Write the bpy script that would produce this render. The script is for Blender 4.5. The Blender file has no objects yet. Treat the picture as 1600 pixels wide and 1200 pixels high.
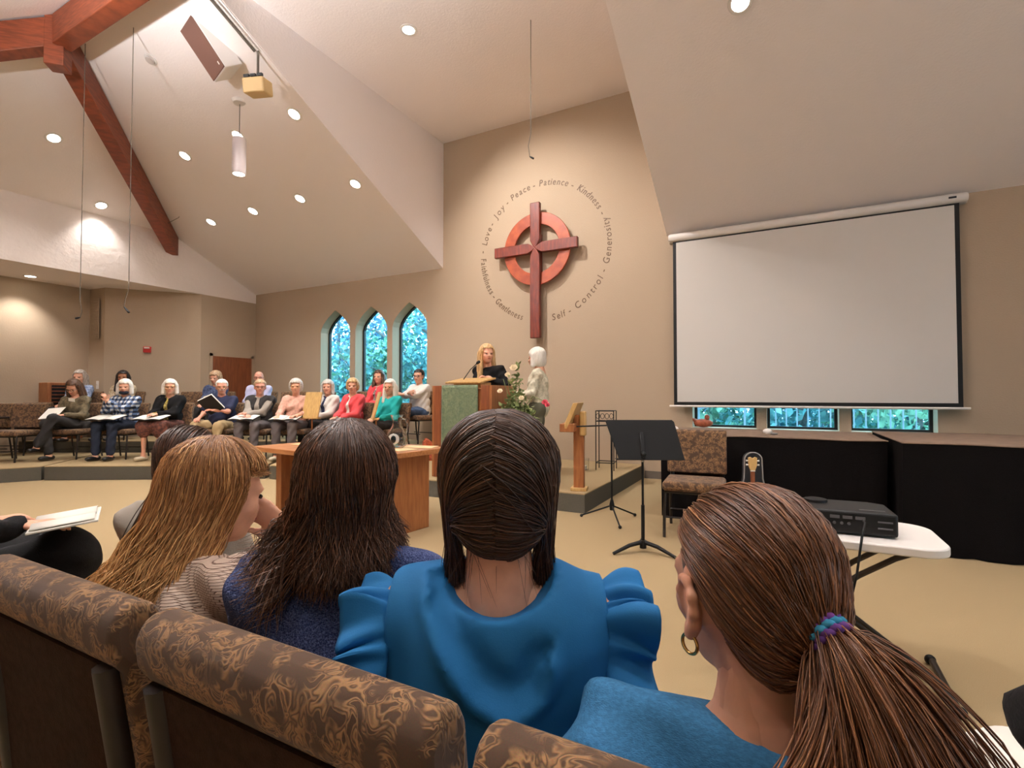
import bpy, bmesh, math, random
import numpy as np
from mathutils import Vector, Matrix, Euler
from mathutils.geometry import tessellate_polygon

scene = bpy.context.scene
COL = scene.collection
random.seed(7)
RNG = np.random.default_rng(11)
PI = math.pi

# ------------------------------------------------------------------ camera
CAMZ = 1.2
PSI = math.atan(417 / 791)
PITCH = math.atan(19 / 791)
cam_data = bpy.data.cameras.new('camera')
cam = bpy.data.objects.new('camera', cam_data)
COL.objects.link(cam)
cam_data.sensor_width = 36
cam_data.lens = 791 / 1600 * 36
cam_data.clip_start = 0.02
cam_data.clip_end = 200
cam.location = (0, 0, CAMZ)
cam.rotation_euler = (PI / 2 + PITCH, 0, PSI)
scene.camera = cam

# ------------------------------------------------------------------ world, exposure
world = bpy.data.worlds.new('sky')
scene.world = world
world.use_nodes = True
bg = world.node_tree.nodes['Background']
bg.inputs['Color'].default_value = (0.42, 0.82, 1.0, 1)
bg.inputs['Strength'].default_value = 5.0
scene.view_settings.view_transform = 'Standard'
scene.view_settings.look = 'None'
scene.view_settings.gamma = 1
scene.view_settings.use_curve_mapping = False
scene.view_settings.exposure = 0.8
LAMP = 1.0            # common scale of the room's downlights


# ------------------------------------------------------------------ materials
MATS = {}
def mat(name, col, rough=0.6, metal=0.0, var=0.0, vscale=20.0, bump=0.0, bscale=120.0, col2=None, spec=0.5, emit=None, coat=0.0, sheen=0.0, stretch=None, detail=3.0, dist=0.0):
    if name in MATS:
        return MATS[name]
    m = bpy.data.materials.new(name)
    m.use_nodes = True
    nt = m.node_tree
    b = nt.nodes['Principled BSDF']
    b.inputs['Roughness'].default_value = rough
    b.inputs['Metallic'].default_value = metal
    b.inputs['Specular IOR Level'].default_value = spec
    b.inputs['Coat Weight'].default_value = coat
    b.inputs['Sheen Weight'].default_value = sheen
    b.inputs['Base Color'].default_value = (*col, 1)
    if emit:
        b.inputs['Emission Color'].default_value = (*emit[0], 1)
        b.inputs['Emission Strength'].default_value = emit[1]
    tc = None
    if var or bump or col2:
        tc = nt.nodes.new('ShaderNodeTexCoord')
        mp = nt.nodes.new('ShaderNodeMapping')
        nt.links.new(tc.outputs['Object'], mp.inputs['Vector'])
        if stretch:
            mp.inputs['Scale'].default_value = stretch
    if var or col2:
        n = nt.nodes.new('ShaderNodeTexNoise')
        n.inputs['Scale'].default_value = vscale
        n.inputs['Detail'].default_value = detail
        n.inputs['Distortion'].default_value = dist
        nt.links.new(mp.outputs[0], n.inputs['Vector'])
        r = nt.nodes.new('ShaderNodeValToRGB')
        c2 = col2 if col2 else tuple(max(0, c * (1 + var)) for c in col)
        c1 = col if col2 else tuple(max(0, c * (1 - var)) for c in col)
        r.color_ramp.elements[0].position = 0.35
        r.color_ramp.elements[1].position = 0.65
        r.color_ramp.elements[0].color = (*c1, 1)
        r.color_ramp.elements[1].color = (*c2, 1)
        nt.links.new(n.outputs['Fac'], r.inputs['Fac'])
        nt.links.new(r.outputs['Color'], b.inputs['Base Color'])
    if bump:
        n2 = nt.nodes.new('ShaderNodeTexNoise')
        n2.inputs['Scale'].default_value = bscale
        n2.inputs['Detail'].default_value = 2
        nt.links.new(mp.outputs[0], n2.inputs['Vector'])
        bp = nt.nodes.new('ShaderNodeBump')
        bp.inputs['Strength'].default_value = bump
        bp.inputs['Distance'].default_value = 0.01
        nt.links.new(n2.outputs['Fac'], bp.inputs['Height'])
        nt.links.new(bp.outputs[0], b.inputs['Normal'])
    MATS[name] = m
    return m

def S(r, g, b):
    """sRGB 0-255 to linear"""
    def f(c):
        c /= 255
        return c / 12.92 if c <= 0.04045 else ((c + 0.055) / 1.055) ** 2.4
    return (f(r), f(g), f(b))

M_wall = mat('wall_paint', S(180, 160, 137), 0.7, bump=0.25, bscale=60, spec=0.15)
M_white = mat('ceiling_paint', S(245, 236, 232), 0.8, bump=0.25, bscale=45, spec=0.2)
M_stucco = mat('stucco_paint', S(243, 232, 226), 0.8, bump=1.0, bscale=14, spec=0.2)
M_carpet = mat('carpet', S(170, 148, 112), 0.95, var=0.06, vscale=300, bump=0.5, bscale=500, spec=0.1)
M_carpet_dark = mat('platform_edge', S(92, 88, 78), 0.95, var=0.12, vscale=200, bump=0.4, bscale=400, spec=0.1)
M_base = mat('baseboard_vinyl', S(96, 88, 78), 0.6)
M_redwood = mat('red_beam_wood', S(128, 62, 36), 0.5, var=0.25, vscale=6, stretch=(1, 1, 8), bump=0.1, bscale=30)
M_cross = mat('cross_wood_dark', S(128, 50, 30), 0.38, col2=S(96, 38, 26), vscale=5, stretch=(6, 1, 1), bump=0.15, bscale=40)
M_cross2 = mat('cross_wood_ring', S(176, 84, 46), 0.38, col2=S(148, 62, 34), vscale=7, bump=0.15, bscale=40)
M_oak = mat('oak_wood', S(168, 108, 62), 0.45, col2=S(146, 88, 48), vscale=5, stretch=(8, 8, 1), bump=0.08, bscale=40)
M_oakx = mat('oak_wood_top', S(186, 128, 80), 0.4, col2=S(164, 104, 60), vscale=5, stretch=(1, 10, 8), bump=0.08, bscale=40)
M_light_oak = mat('light_wood', S(214, 176, 112), 0.45, col2=S(196, 156, 96), vscale=6, stretch=(6, 6, 1))
M_door = mat('door_wood', S(138, 78, 44), 0.4, col2=S(118, 64, 36), vscale=4, stretch=(8, 8, 1))
M_black = mat('black_metal', (0.007, 0.007, 0.007), 0.55, spec=0.25)
M_blackplastic = mat('black_plastic', (0.008, 0.008, 0.008), 0.5, spec=0.3)
M_drape = mat('black_cloth', (0.006, 0.005, 0.005), 0.95, bump=0.3, bscale=300, spec=0.06)
M_drape_lit = mat('black_cloth_lit', S(126, 104, 86), 0.9, var=0.12, vscale=12)  # black cloth browned by reflected light, painted into the colour
M_whiteplastic = mat('white_plastic', S(232, 226, 220), 0.45, bump=0.06, bscale=400)
M_screen = mat('screen_fabric', S(214, 209, 202), 0.9, spec=0.1)
M_paper = mat('paper', S(238, 234, 224), 0.85, spec=0.2)
M_cream = mat('cream_plastic', S(214, 184, 130), 0.5)
M_chrome = mat('chrome', (0.6, 0.6, 0.6), 0.2, 1.0)
M_gold = mat('gold_metal', S(212, 176, 110), 0.22, 1.0)
M_darkframe = mat('window_frame_dark', S(28, 24, 24), 0.5)

def fabric_chair(name, scale, c_dark, c_tan, thr=0.5, width=0.02):
    """brown upholstery with a woven tan leaf scroll"""
    m = bpy.data.materials.new(name); m.use_nodes = True
    nt = m.node_tree; b = nt.nodes['Principled BSDF']
    b.inputs['Roughness'].default_value = 0.9
    b.inputs['Specular IOR Level'].default_value = 0.2
    b.inputs['Sheen Weight'].default_value = 0.15
    tc = nt.nodes.new('ShaderNodeTexCoord')
    def nz(sc, det, dist):
        n = nt.nodes.new('ShaderNodeTexNoise'); n.inputs['Scale'].default_value = sc; n.inputs['Detail'].default_value = det; n.inputs['Distortion'].default_value = dist
        nt.links.new(tc.outputs['Object'], n.inputs['Vector']); return n
    a = nz(scale, 1.0, 2.2); m_ = nz(scale * 0.8, 1.0, 0.5)
    r1 = nt.nodes.new('ShaderNodeValToRGB'); e = r1.color_ramp.elements
    e[0].position = 0.36; e[0].color = (0, 0, 0, 1); e[1].position = 0.43; e[1].color = (1, 1, 1, 1)
    k = e.new(0.47); k.color = (1, 1, 1, 1); k = e.new(0.52); k.color = (0, 0, 0, 1); k = e.new(0.585); k.color = (0.9, 0.9, 0.9, 1); k = e.new(0.62); k.color = (0, 0, 0, 1)
    r2 = nt.nodes.new('ShaderNodeValToRGB'); r2.color_ramp.elements[0].position = 0.40; r2.color_ramp.elements[1].position = 0.52
    nt.links.new(a.outputs['Fac'], r1.inputs['Fac']); nt.links.new(m_.outputs['Fac'], r2.inputs['Fac'])
    mul = nt.nodes.new('ShaderNodeMath'); mul.operation = 'MULTIPLY'
    nt.links.new(r1.outputs['Color'], mul.inputs[0]); nt.links.new(r2.outputs['Color'], mul.inputs[1])
    r = nt.nodes.new('ShaderNodeMixRGB'); r.inputs[1].default_value = (*c_dark, 1); r.inputs[2].default_value = (*c_tan, 1)
    nt.links.new(mul.outputs[0], r.inputs['Fac'])
    n2 = nt.nodes.new('ShaderNodeTexNoise'); n2.inputs['Scale'].default_value = 700
    nt.links.new(tc.outputs['Object'], n2.inputs['Vector'])
    mc = nt.nodes.new('ShaderNodeMixRGB'); mc.blend_type = 'MULTIPLY'; mc.inputs['Fac'].default_value = 0.5
    nt.links.new(r.outputs['Color'], mc.inputs[1]); nt.links.new(n2.outputs['Color'], mc.inputs[2])
    nt.links.new(mc.outputs[0], b.inputs['Base Color'])
    bp = nt.nodes.new('ShaderNodeBump'); bp.inputs['Strength'].default_value = 0.3; bp.inputs['Distance'].default_value = 0.003
    nt.links.new(mul.outputs[0], bp.inputs['Height']); nt.links.new(bp.outputs[0], b.inputs['Normal'])
    return m
M_chair = fabric_chair('chair_upholstery', 30, S(92, 70, 54), S(172, 132, 92))
M_chairback = mat('chair_back_panel', S(50, 34, 26), 0.9, var=0.2, vscale=60, bump=0.2, bscale=300, spec=0.1)
M_chairframe = mat('chair_frame', S(30, 22, 18), 0.4)

def glass_mat():
    m = bpy.data.materials.new('window_glass'); m.use_nodes = True
    nt = m.node_tree; nt.nodes.clear()
    o = nt.nodes.new('ShaderNodeOutputMaterial'); t = nt.nodes.new('ShaderNodeBsdfTransparent')
    t.inputs['Color'].default_value = (0.93, 0.97, 1, 1)
    g = nt.nodes.new('ShaderNodeBsdfGlossy'); g.inputs['Roughness'].default_value = 0.02
    mx = nt.nodes.new('ShaderNodeMixShader'); mx.inputs[0].default_value = 0.05
    nt.links.new(t.outputs[0], mx.inputs[1]); nt.links.new(g.outputs[0], mx.inputs[2]); nt.links.new(mx.outputs[0], o.inputs[0])
    return m
M_glass = glass_mat()
M_clearglass = mat('clear_glass', (0.95, 0.97, 0.97), 0.02)
M_clearglass.node_tree.nodes['Principled BSDF'].inputs['Transmission Weight'].default_value = 1.0
M_clearglass.node_tree.nodes['Principled BSDF'].inputs['IOR'].default_value = 1.3
def emission_mat(name, col, strength):
    return mat(name, col, 0.5, emit=(col, strength))
M_bulb = emission_mat('lamp_lens', (1.0, 0.93, 0.80), 14)

# ------------------------------------------------------------------ mesh helpers
class MB:
    def __init__(s): s.v = []; s.f = []
    def add(s, vs, fs):
        o = len(s.v); s.v += [tuple(v) for v in vs]; s.f += [tuple(i + o for i in f) for f in fs]; return s
    def box(s, c, d, rot=None):
        x, y, z = (k / 2 for k in d)
        vs = [Vector(p) for p in ((-x,-y,-z),(x,-y,-z),(x,y,-z),(-x,y,-z),(-x,-y,z),(x,-y,z),(x,y,z),(-x,y,z))]
        if rot is not None:
            R = Euler(rot).to_matrix(); vs = [R @ v for v in vs]
        return s.add([v + Vector(c) for v in vs], [(0,3,2,1),(4,5,6,7),(0,1,5,4),(1,2,6,5),(2,3,7,6),(3,0,4,7)])
    def b2(s, lo, hi):
        return s.box([(a + b) / 2 for a, b in zip(lo, hi)], [b - a for a, b in zip(lo, hi)])
    def tube(s, path, r, n=8, cap=True):
        P = [Vector(p) for p in path]; m = len(P)
        rs = r if isinstance(r, (list, tuple)) else [r] * m
        vs = []; fs = []; prev = None
        for i, p in enumerate(P):
            t = (P[min(i + 1, m - 1)] - P[max(i - 1, 0)]).normalized()
            if prev is None:
                a = Vector((0, 0, 1)) if abs(t.z) < 0.9 else Vector((1, 0, 0))
                u = t.cross(a).normalized()
            else:
                u = (prev - t * prev.dot(t)).normalized()
            prev = u; w = t.cross(u)
            for k in range(n):
                an = 2 * PI * k / n
                vs.append(p + (u * math.cos(an) + w * math.sin(an)) * rs[i])
        for i in range(m - 1):
            for k in range(n):
                a = i * n + k; b = i * n + (k + 1) % n
                fs.append((a, b, b + n, a + n))
        if cap:
            fs.append(tuple(range(n))[::-1]); fs.append(tuple(range((m - 1) * n, m * n)))
        return s.add(vs, fs)
    def lathe(s, prof, n=24, c=(0, 0, 0)):
        vs = []; fs = []; m = len(prof)
        for r, z in prof:
            for k in range(n):
                a = 2 * PI * k / n
                vs.append((c[0] + r * math.cos(a), c[1] + r * math.sin(a), c[2] + z))
        for i in range(m - 1):
            for k in range(n):
                a = i * n + k; b = i * n + (k + 1) % n
                fs.append((a, b, b + n, a + n))
        if prof[0][0] > 1e-6: fs.append(tuple(range(n))[::-1])
        if prof[-1][0] > 1e-6: fs.append(tuple(range((m - 1) * n, m * n)))
        return s.add(vs, fs)
    def prism(s, poly, ext, plane='xy', at=0.0):
        """poly: 2D points; extruded from at to at+ext along the third axis"""
        n = len(poly)
        def p3(p, h):
            return {'xy': (p[0], p[1], h), 'xz': (p[0], h, p[1]), 'yz': (h, p[0], p[1])}[plane]
        vs = [p3(p, at) for p in poly] + [p3(p, at + ext) for p in poly]
        fs = [tuple(range(n)), tuple(range(n, 2 * n))[::-1]]
        fs += [(i, (i + 1) % n, n + (i + 1) % n, n + i) for i in range(n)]
        return s.add(vs, fs)
    def ell(s, c, r, n=12, m=8, rot=None):
        vs = []; fs = []
        R = Euler(rot).to_matrix() if rot is not None else None
        for i in range(m + 1):
            th = PI * i / m
            for k in range(n):
                a = 2 * PI * k / n
                v = Vector((r[0] * math.sin(th) * math.cos(a), r[1] * math.sin(th) * math.sin(a), r[2] * math.cos(th)))
                if R: v = R @ v
                vs.append(v + Vector(c))
        for i in range(m):
            for k in range(n):
                a = i * n + k; b = i * n + (k + 1) % n
                fs.append((a, a + n, b + n, b))
        return s.add(vs, fs)
    def grid(s, fn, nu, nv, thick=0.0):
        vs = [fn(i / nu, j / nv) for i in range(nu + 1) for j in range(nv + 1)]
        w = nv + 1
        fs = [(i * w + j, (i + 1) * w + j, (i + 1) * w + j + 1, i * w + j + 1) for i in range(nu) for j in range(nv)]
        return s.add(vs, fs)

def link(o, parent=None):
    COL.objects.link(o)
    if parent is not None: o.parent = parent
    return o

def tag(o, label=None, cat=None, group=None, kind=None):
    if label: o['label'] = label
    if cat: o['category'] = cat
    if group: o['group'] = group
    if kind: o['kind'] = kind
    return o

def obj(name, mb, material, parent=None, smooth=False, bevel=0.0, seg=2, solid=0.0, fixn=True, sub=0):
    me = bpy.data.meshes.new(name)
    me.from_pydata([tuple(v) for v in mb.v], [], mb.f)
    if fixn:
        bm = bmesh.new(); bm.from_mesh(me); bmesh.ops.remove_doubles(bm, verts=bm.verts, dist=1e-6)
        bmesh.ops.recalc_face_normals(bm, faces=bm.faces); bm.to_mesh(me); bm.free()
    me.materials.append(material)
    if smooth: me.polygons.foreach_set('use_smooth', [True] * len(me.polygons))
    o = bpy.data.objects.new(name, me); link(o, parent)
    if solid:
        md = o.modifiers.new('solid', 'SOLIDIFY'); md.thickness = solid; md.offset = 0
    if sub:
        md = o.modifiers.new('sub', 'SUBSURF'); md.levels = sub; md.render_levels = sub
    if bevel:
        md = o.modifiers.new('bevel', 'BEVEL'); md.width = bevel; md.segments = seg; md.limit_method = 'ANGLE'
        md.harden_normals = False
        me.polygons.foreach_set('use_smooth', [True] * len(me.polygons))
        try:
            me.set_sharp_from_angle(angle=math.radians(50))
        except Exception:
            pass
    elif smooth:
        try:
            me.set_sharp_from_angle(angle=math.radians(50))
        except Exception:
            pass
    return o

def thing(name, label, cat, loc=(0, 0, 0), rz=0.0, group=None, kind=None):
    o = bpy.data.objects.new(name, None); COL.objects.link(o)
    o.empty_display_size = 0.1
    o.location = loc; o.rotation_euler = (0, 0, rz)
    return tag(o, label, cat, group, kind)

def struct(name, mb, material, **k):
    o = obj(name, mb, material, **k); o['kind'] = 'structure'; return o

def copy_tree(o, parent=None):
    c = o.copy(); COL.objects.link(c)
    if parent is not None: c.parent = parent
    for ch in list(o.children): copy_tree(ch, c)
    return c

def spot(parent, loc, target, power, size=100, blend=0.6, col=(1.0, 0.95, 0.91), radius=0.07):
    l = bpy.data.lights.new('lamp_light', 'SPOT')
    l.energy = power * LAMP; l.spot_size = math.radians(size); l.spot_blend = blend
    l.color = col; l.shadow_soft_size = radius
    o = bpy.data.objects.new('lamp_light', l); link(o, parent)
    d = Vector(target) - Vector(loc)
    o.rotation_euler = d.to_track_quat('-Z', 'Y').to_euler()
    o.location = loc
    return o
# ================================================================== THE ROOM
WY = 7.5            # inner face of the long wall with windows, cross and screen
PL = 3.52           # height of that wall where the ceiling springs
SL = 0.485          # roof pitch
RY = 2.78           # ridge
RZ = PL + SL * (WY - RY)
XL = -10.6          # plane of the plaster fascia on the left
XD0, XD1 = -5.37, -1.41   # the raised bay over the cross
XR = 6.0
YB = 2 * RY - WY
SOF = 3.32          # soffit of the left alcove
FT = 4.40           # top of the fascia
def zA(y): return PL + SL * (WY - y)

def flat(mb, pts, nrm_hint=None):
    n = len(pts); mb.add(pts, [tuple(range(n))]); return mb
def slab(pts, th):
    """a polygon given thickness th along its normal"""
    P = [Vector(p) for p in pts]
    n = (P[1] - P[0]).cross(P[2] - P[0]).normalized() * th
    k = len(P); mb = MB()
    mb.add([*P, *[p + n for p in P]], [tuple(range(k)), tuple(range(k, 2 * k))[::-1]] + [(i, (i + 1) % k, k + (i + 1) % k, k + i) for i in range(k)])
    return mb

# floor
struct('floor', MB().b2((-12.6, YB - 0.3, -0.1), (XR + 0.3, WY + 0.3, 0)), M_carpet)

# long wall with openings (arched windows and the low windows behind the screen)
def arch(x0, x1, zb, zs, za):
    c = (x0 + x1) / 2; w = (x1 - x0) / 2; pts = [(x0, zb), (x1, zb), (x1, zs)]
    for i in range(1, 7):
        t = i / 6; a = t * PI / 2
        pts.append((x1 - w * (1 - math.cos(a * 0.96)) / (1 - math.cos(PI / 2 * 0.96)) if False else x1 - w * t ** 1.45, zs + (za - zs) * t ** 0.86))
    for i in range(5, -1, -1):
        t = i / 6
        pts.append((x0 + w * t ** 1.45, zs + (za - zs) * t ** 0.86))
    return pts
ARCH = [(-8.49, -7.655), (-7.51, -6.68), (-6.55, -5.725)]
LOWW = [(-1.08, -0.27), (-0.145, 0.662), (0.789, 1.626)]
holes = [arch(a, b, 0.95, 2.53, 2.97) for a, b in ARCH] + [[(a, 0.76), (b, 0.76), (b, 2.2), (a, 2.2)] for a, b in LOWW]
outer = [(-12.6, -0.1), (XR + 0.3, -0.1), (XR + 0.3, PL), (XD1, PL), (XD1, RZ + 0.1), (XD0, RZ + 0.1), (XD0, PL), (-12.6, PL)]
TH = 0.3
def wall_with_holes(outer, holes, y0, y1):
    loops = [outer] + holes
    flat2 = [p for l in loops for p in l]
    tris = tessellate_polygon([[Vector((p[0], p[1], 0)) for p in l] for l in loops])
    n = len(flat2); mb = MB()
    vs = [(p[0], y0, p[1]) for p in flat2] + [(p[0], y1, p[1]) for p in flat2]
    fs = [tuple(t) for t in tris] + [tuple(i + n for i in t)[::-1] for t in tris]
    o = 0
    for l in loops:
        k = len(l)
        fs += [(o + i, o + (i + 1) % k, n + o + (i + 1) % k, n + o + i) for i in range(k)]
        o += k
    return mb.add(vs, fs)
struct('wall_back', wall_with_holes(outer, holes, WY, WY + TH), M_wall)

# windows: dark frame and one pane each
for i, h in enumerate(holes):
    w = tag(bpy.data.objects.new('window_%d' % (i + 1), None), kind='structure'); COL.objects.link(w)
    cx = sum(p[0] for p in h) / len(h); cz = sum(p[1] for p in h) / len(h)
    ins = []
    k = len(h)
    for j in range(k):                       # inset outline
        a, b, c = Vector(h[j - 1]), Vector(h[j]), Vector(h[(j + 1) % k])
        n1 = Vector((-(b - a).y, (b - a).x)).normalized(); n2 = Vector((-(c - b).y, (c - b).x)).normalized()
        m = (n1 + n2).normalized(); q = b + m * (0.035 / max(0.4, m.dot(n1)))
        ins.append((q.x, q.y))
    mb = MB(); ya, yb = WY + 0.21, WY + 0.26
    vs = [(p[0], ya, p[1]) for p in h] + [(p[0], ya, p[1]) for p in ins] + [(p[0], yb, p[1]) for p in h] + [(p[0], yb, p[1]) for p in ins]
    fs = []
    for j in range(k):
        j2 = (j + 1) % k
        fs += [(j, j2, k + j2, k + j), (2 * k + j, 3 * k + j, 3 * k + j2, 2 * k + j2), (k + j, k + j2, 3 * k + j2, 3 * k + j), (j, 2 * k + j, 2 * k + j2, j2)]
    mb.add(vs, fs); obj('window_frame', mb, M_darkframe, w)
    gl = MB(); gl.prism(ins, 0.006, 'xz', WY + 0.235); obj('pane', gl, M_glass, w)
    if i >= 3:
        obj('window_sill', MB().b2((h[0][0] - 0.02, WY - 0.06, 0.735), (h[1][0] + 0.02, WY + 0.21, 0.765)), M_wall, w)

# left: wall with the door, angled wall, return with a vent, lit far wall
LP = [(XL, WY), (XL, 6.26), (-11.62, 5.0), (-12.09, 4.95), (-12.09, YB)]
names = ['wall_door_side', 'wall_angled', 'wall_return', 'wall_left']
for i in range(4):
    (x0, y0), (x1, y1) = LP[i], LP[i + 1]
    h_ = SOF if i == 0 else SOF + 0.05
    mb = slab([(x0, y0, 0), (x1, y1, 0), (x1, y1, h_), (x0, y0, h_)], 0.12)
    struct(names[i], mb, M_wall)
# fascia over the alcove and its soffit
mb = MB()
ya = WY - (FT - PL) / SL
mb.prism([(WY, SOF), (WY, PL), (ya, FT), (YB + (FT - PL) / SL, FT), (YB, PL), (YB, SOF)], -0.12, 'yz', XL)
struct('wall_fascia', mb, M_stucco)
struct('ceiling_alcove', MB().b2((-12.6, YB, SOF), (XL - 0.12, WY, SOF + 0.08)), M_white)
# the other two sides of the hall
struct('wall_right', MB().prism([(YB, 0), (WY, 0), (WY, PL), (RY, RZ), (YB, PL)], 0.12, 'yz', XR), M_wall)
struct('wall_front', MB().b2((-12.6, YB - 0.15, 0), (XR, YB, PL)), M_wall)
# roof planes
XH = XL + (RZ - FT) / SL          # hub where the hips meet the ridge
mb = slab([(XL, WY, PL), (XL, ya, FT), (XH, RY, RZ), (XD0, RY, RZ), (XD0, WY, PL)], 0.06)
struct('ceiling_slope_left', mb, M_white)
struct('ceiling_slope_right', slab([(XD1, WY, PL), (XD1, RY, RZ), (XR, RY, RZ), (XR, WY, PL)], 0.06), M_white)
struct('ceiling_bay', MB().b2((XD0 - 0.02, RY, RZ), (XD1 + 0.02, WY, RZ + 0.06)), M_white)
struct('wall_bay_cheek', MB().prism([(WY, PL + 0.02), (WY, RZ), (RY + 0.04, RZ)], -0.06, 'yz', XD0 + 0.004), M_white)
struct('wall_bay_cheek_far', MB().prism([(WY, PL + 0.02), (WY, RZ), (RY + 0.04, RZ)], 0.06, 'yz', XD1 - 0.004), M_white)
yb2 = YB + (FT - PL) / SL
struct('ceiling_hip', slab([(XL, ya, FT), (XL, yb2, FT), (XH, RY, RZ)], 0.06), M_white)
struct('ceiling_slope_near', slab([(XL, YB, PL), (XR, YB, PL), (XR, RY, RZ), (XH, RY, RZ), (XL, yb2, FT)], 0.06), M_white)
# added cool fill lights, dressed as windows on the unseen right wall
def fill_window(n, loc, rz, w, h, power):
    t = tag(bpy.data.objects.new('window_%d' % n, None), kind='structure'); COL.objects.link(t); t.location = loc; t.rotation_euler = (0, 0, rz)  # made-up window on a solid wall; only carries the added light
    for a, b in (((-w / 2 - .06, 0, -h / 2 - .06), (w / 2 + .06, .03, -h / 2)), ((-w / 2 - .06, 0, h / 2), (w / 2 + .06, .03, h / 2 + .06)), ((-w / 2 - .06, 0, -h / 2), (-w / 2, .03, h / 2)), ((w / 2, 0, -h / 2), (w / 2 + .06, .03, h / 2))):
        obj('window_frame', MB().b2(a, b), M_darkframe, t)
    obj('pane', MB().b2((-w / 2, 0.002, -h / 2), (w / 2, 0.008, h / 2)), mat('fill_glow_pane', (0.6, 0.85, 1.0), 0.3, emit=((0.6, 0.85, 1.0), 0.8)), t)
    l = bpy.data.lights.new('window_fill_light', 'AREA'); l.shape = 'RECTANGLE'; l.size = w; l.size_y = h; l.energy = power; l.color = (0.66, 0.85, 1.0)
    o = bpy.data.objects.new('window_fill_light', l); link(o, t); o.location = (0, 0.05, 0); o.rotation_euler = (PI / 2, 0, 0)
FILL = 1.0
for i, y in enumerate((-0.6, 1.3, 3.2)):
    fill_window(7 + i, (XR - 0.005, y, 1.75), PI / 2, 1.5, 1.7, 11 * FILL)
# baseboards
struct('baseboard_back', MB().b2((-1.75, WY - 0.015, 0), (XR, WY, 0.11)), M_base)

# door on the left
d = tag(bpy.data.objects.new('door_1', None), kind='structure'); COL.objects.link(d)
obj('door_leaf', MB().b2((XL + 0.002, 6.50, 0.2), (XL + 0.04, 7.38, 2.05)), M_door, d)
mb = MB().b2((XL, 6.44, 0.2), (XL + 0.03, 6.50, 2.11)).b2((XL, 7.38, 0.2), (XL + 0.03, 7.44, 2.11)).b2((XL, 6.44, 2.05), (XL + 0.03, 7.44, 2.11))
obj('door_frame', mb, M_wall, d)
obj('door_handle', MB().tube([(XL + 0.04, 6.57, 1.2), (XL + 0.09, 6.57, 1.2), (XL + 0.09, 6.68, 1.2)], 0.011), M_chrome, d)

# vent grille high on the return wall, fire alarm, outlet plates
g = thing('vent_grille', 'tall beige vent grille high on narrow wall return', 'vent', (-11.87, 4.955, 2.72))
obj('vent_frame', MB().box((0, -0.006, 0), (0.30, 0.012, 0.78)), M_wall, g, bevel=0.004)
for i in range(24):
    obj('louver', MB().box((0, -0.016, -0.35 + i * 0.0304), (0.26, 0.012, 0.012), (0.6, 0, 0)), M_wall, g)
g = thing('fire_alarm', 'small red fire alarm box on the grey angled wall', 'alarm', (-11.17, 5.545, 2.13), math.atan2(-1.26, -1.02) + PI)
obj('alarm_body', MB().box((0, -0.025, 0), (0.13, 0.05, 0.12)), mat('alarm_red', S(190, 40, 36), 0.4), g, bevel=0.008)
obj('strobe_lens', MB().box((0, -0.06, 0.03), (0.09, 0.025, 0.03)), M_whiteplastic, g, bevel=0.006)
g = thing('switch_plate', 'white switch plate on the wall by the corner cabinet', 'switch', (-11.80, 4.99, 1.42))
obj('plate', MB().box((0, -0.01, 0), (0.10, 0.008, 0.16)), M_whiteplastic, g, bevel=0.003)
obj('toggle', MB().box((0, -0.02, 0.0), (0.016, 0.016, 0.03)), M_whiteplastic, g)

# ------------------------------------------------------------------ platforms
def riser(name, poly, z0, z1, label, top=M_carpet):
    t = thing(name, label, 'platform')
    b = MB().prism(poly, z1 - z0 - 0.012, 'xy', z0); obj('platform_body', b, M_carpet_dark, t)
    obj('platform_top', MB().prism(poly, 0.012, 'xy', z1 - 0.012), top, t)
    return t
riser('choir_riser', [(-9.66, 2.7), (-9.32, 3.28), (-10.64, 4.56), (-12.0, 3.85), (-12.0, 2.2), (-10.4, 1.6)], 0, 0.2, 'low carpeted choir platform at the left edge under empty chairs')
riser('choir_riser', [(-9.28, 3.30), (-6.62, 4.86), (-7.55, 6.20), (-10.60, 4.58)], 0, 0.2, 'long low choir platform under the front row of seated singers')
riser('chancel_platform', [(-6.55, 4.88), (-1.77, 4.95), (-1.77, 7.49), (-4.75, 7.49), (-4.75, 6.65), (-7.18, 6.59), (-7.52, 6.22)], 0, 0.2, 'broad carpeted chancel platform carrying the pulpit')
riser('choir_riser', [(-4.78, 6.68), (-4.78, 7.48), (-10.55, 7.48), (-10.55, 6.22), (-11.55, 4.95), (-12.0, 4.9), (-12.0, 3.9), (-10.64, 4.62), (-7.60, 6.24), (-7.2, 6.62)], 0, 0.4, 'raised rear choir platform against the windows under the back row')
# ================================================================== BEAMS, LAMPS, CEILING FIXTURES
def beam(name, a, b, w, h, label, end_cut=True):
    """a beam whose top edge runs from a to b"""
    a = Vector(a); b = Vector(b); d = (b - a).normalized()
    side = d.cross(Vector((0, 0, 1))).normalized() * (w / 2); dn = Vector((0, 0, -h))
    mb = MB(); vs = []
    for p in (a, b):
        vs += [p - side, p + side, p + side + dn, p - side + dn]
    mb.add(vs, [(0, 1, 2, 3), (7, 6, 5, 4), (0, 4, 5, 1), (1, 5, 6, 2), (2, 6, 7, 3), (3, 7, 4, 0)])
    o = obj(name, mb, M_redwood, bevel=0.008); o['label'] = label; o['category'] = 'beam'
    return o
hub = Vector((XH, RY, RZ - 0.05))
e1 = Vector((XL, ya, FT - 0.05))
hd = (e1 - hub).normalized()
beam('timber_beam', hub + hd * 0.09, e1 + hd * 0.0, 0.19, 0.36, 'long red-brown hip beam slanting down to the white fascia')
e2 = Vector((XL, yb2, FT - 0.05)); hd2 = (e2 - hub).normalized()
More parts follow.
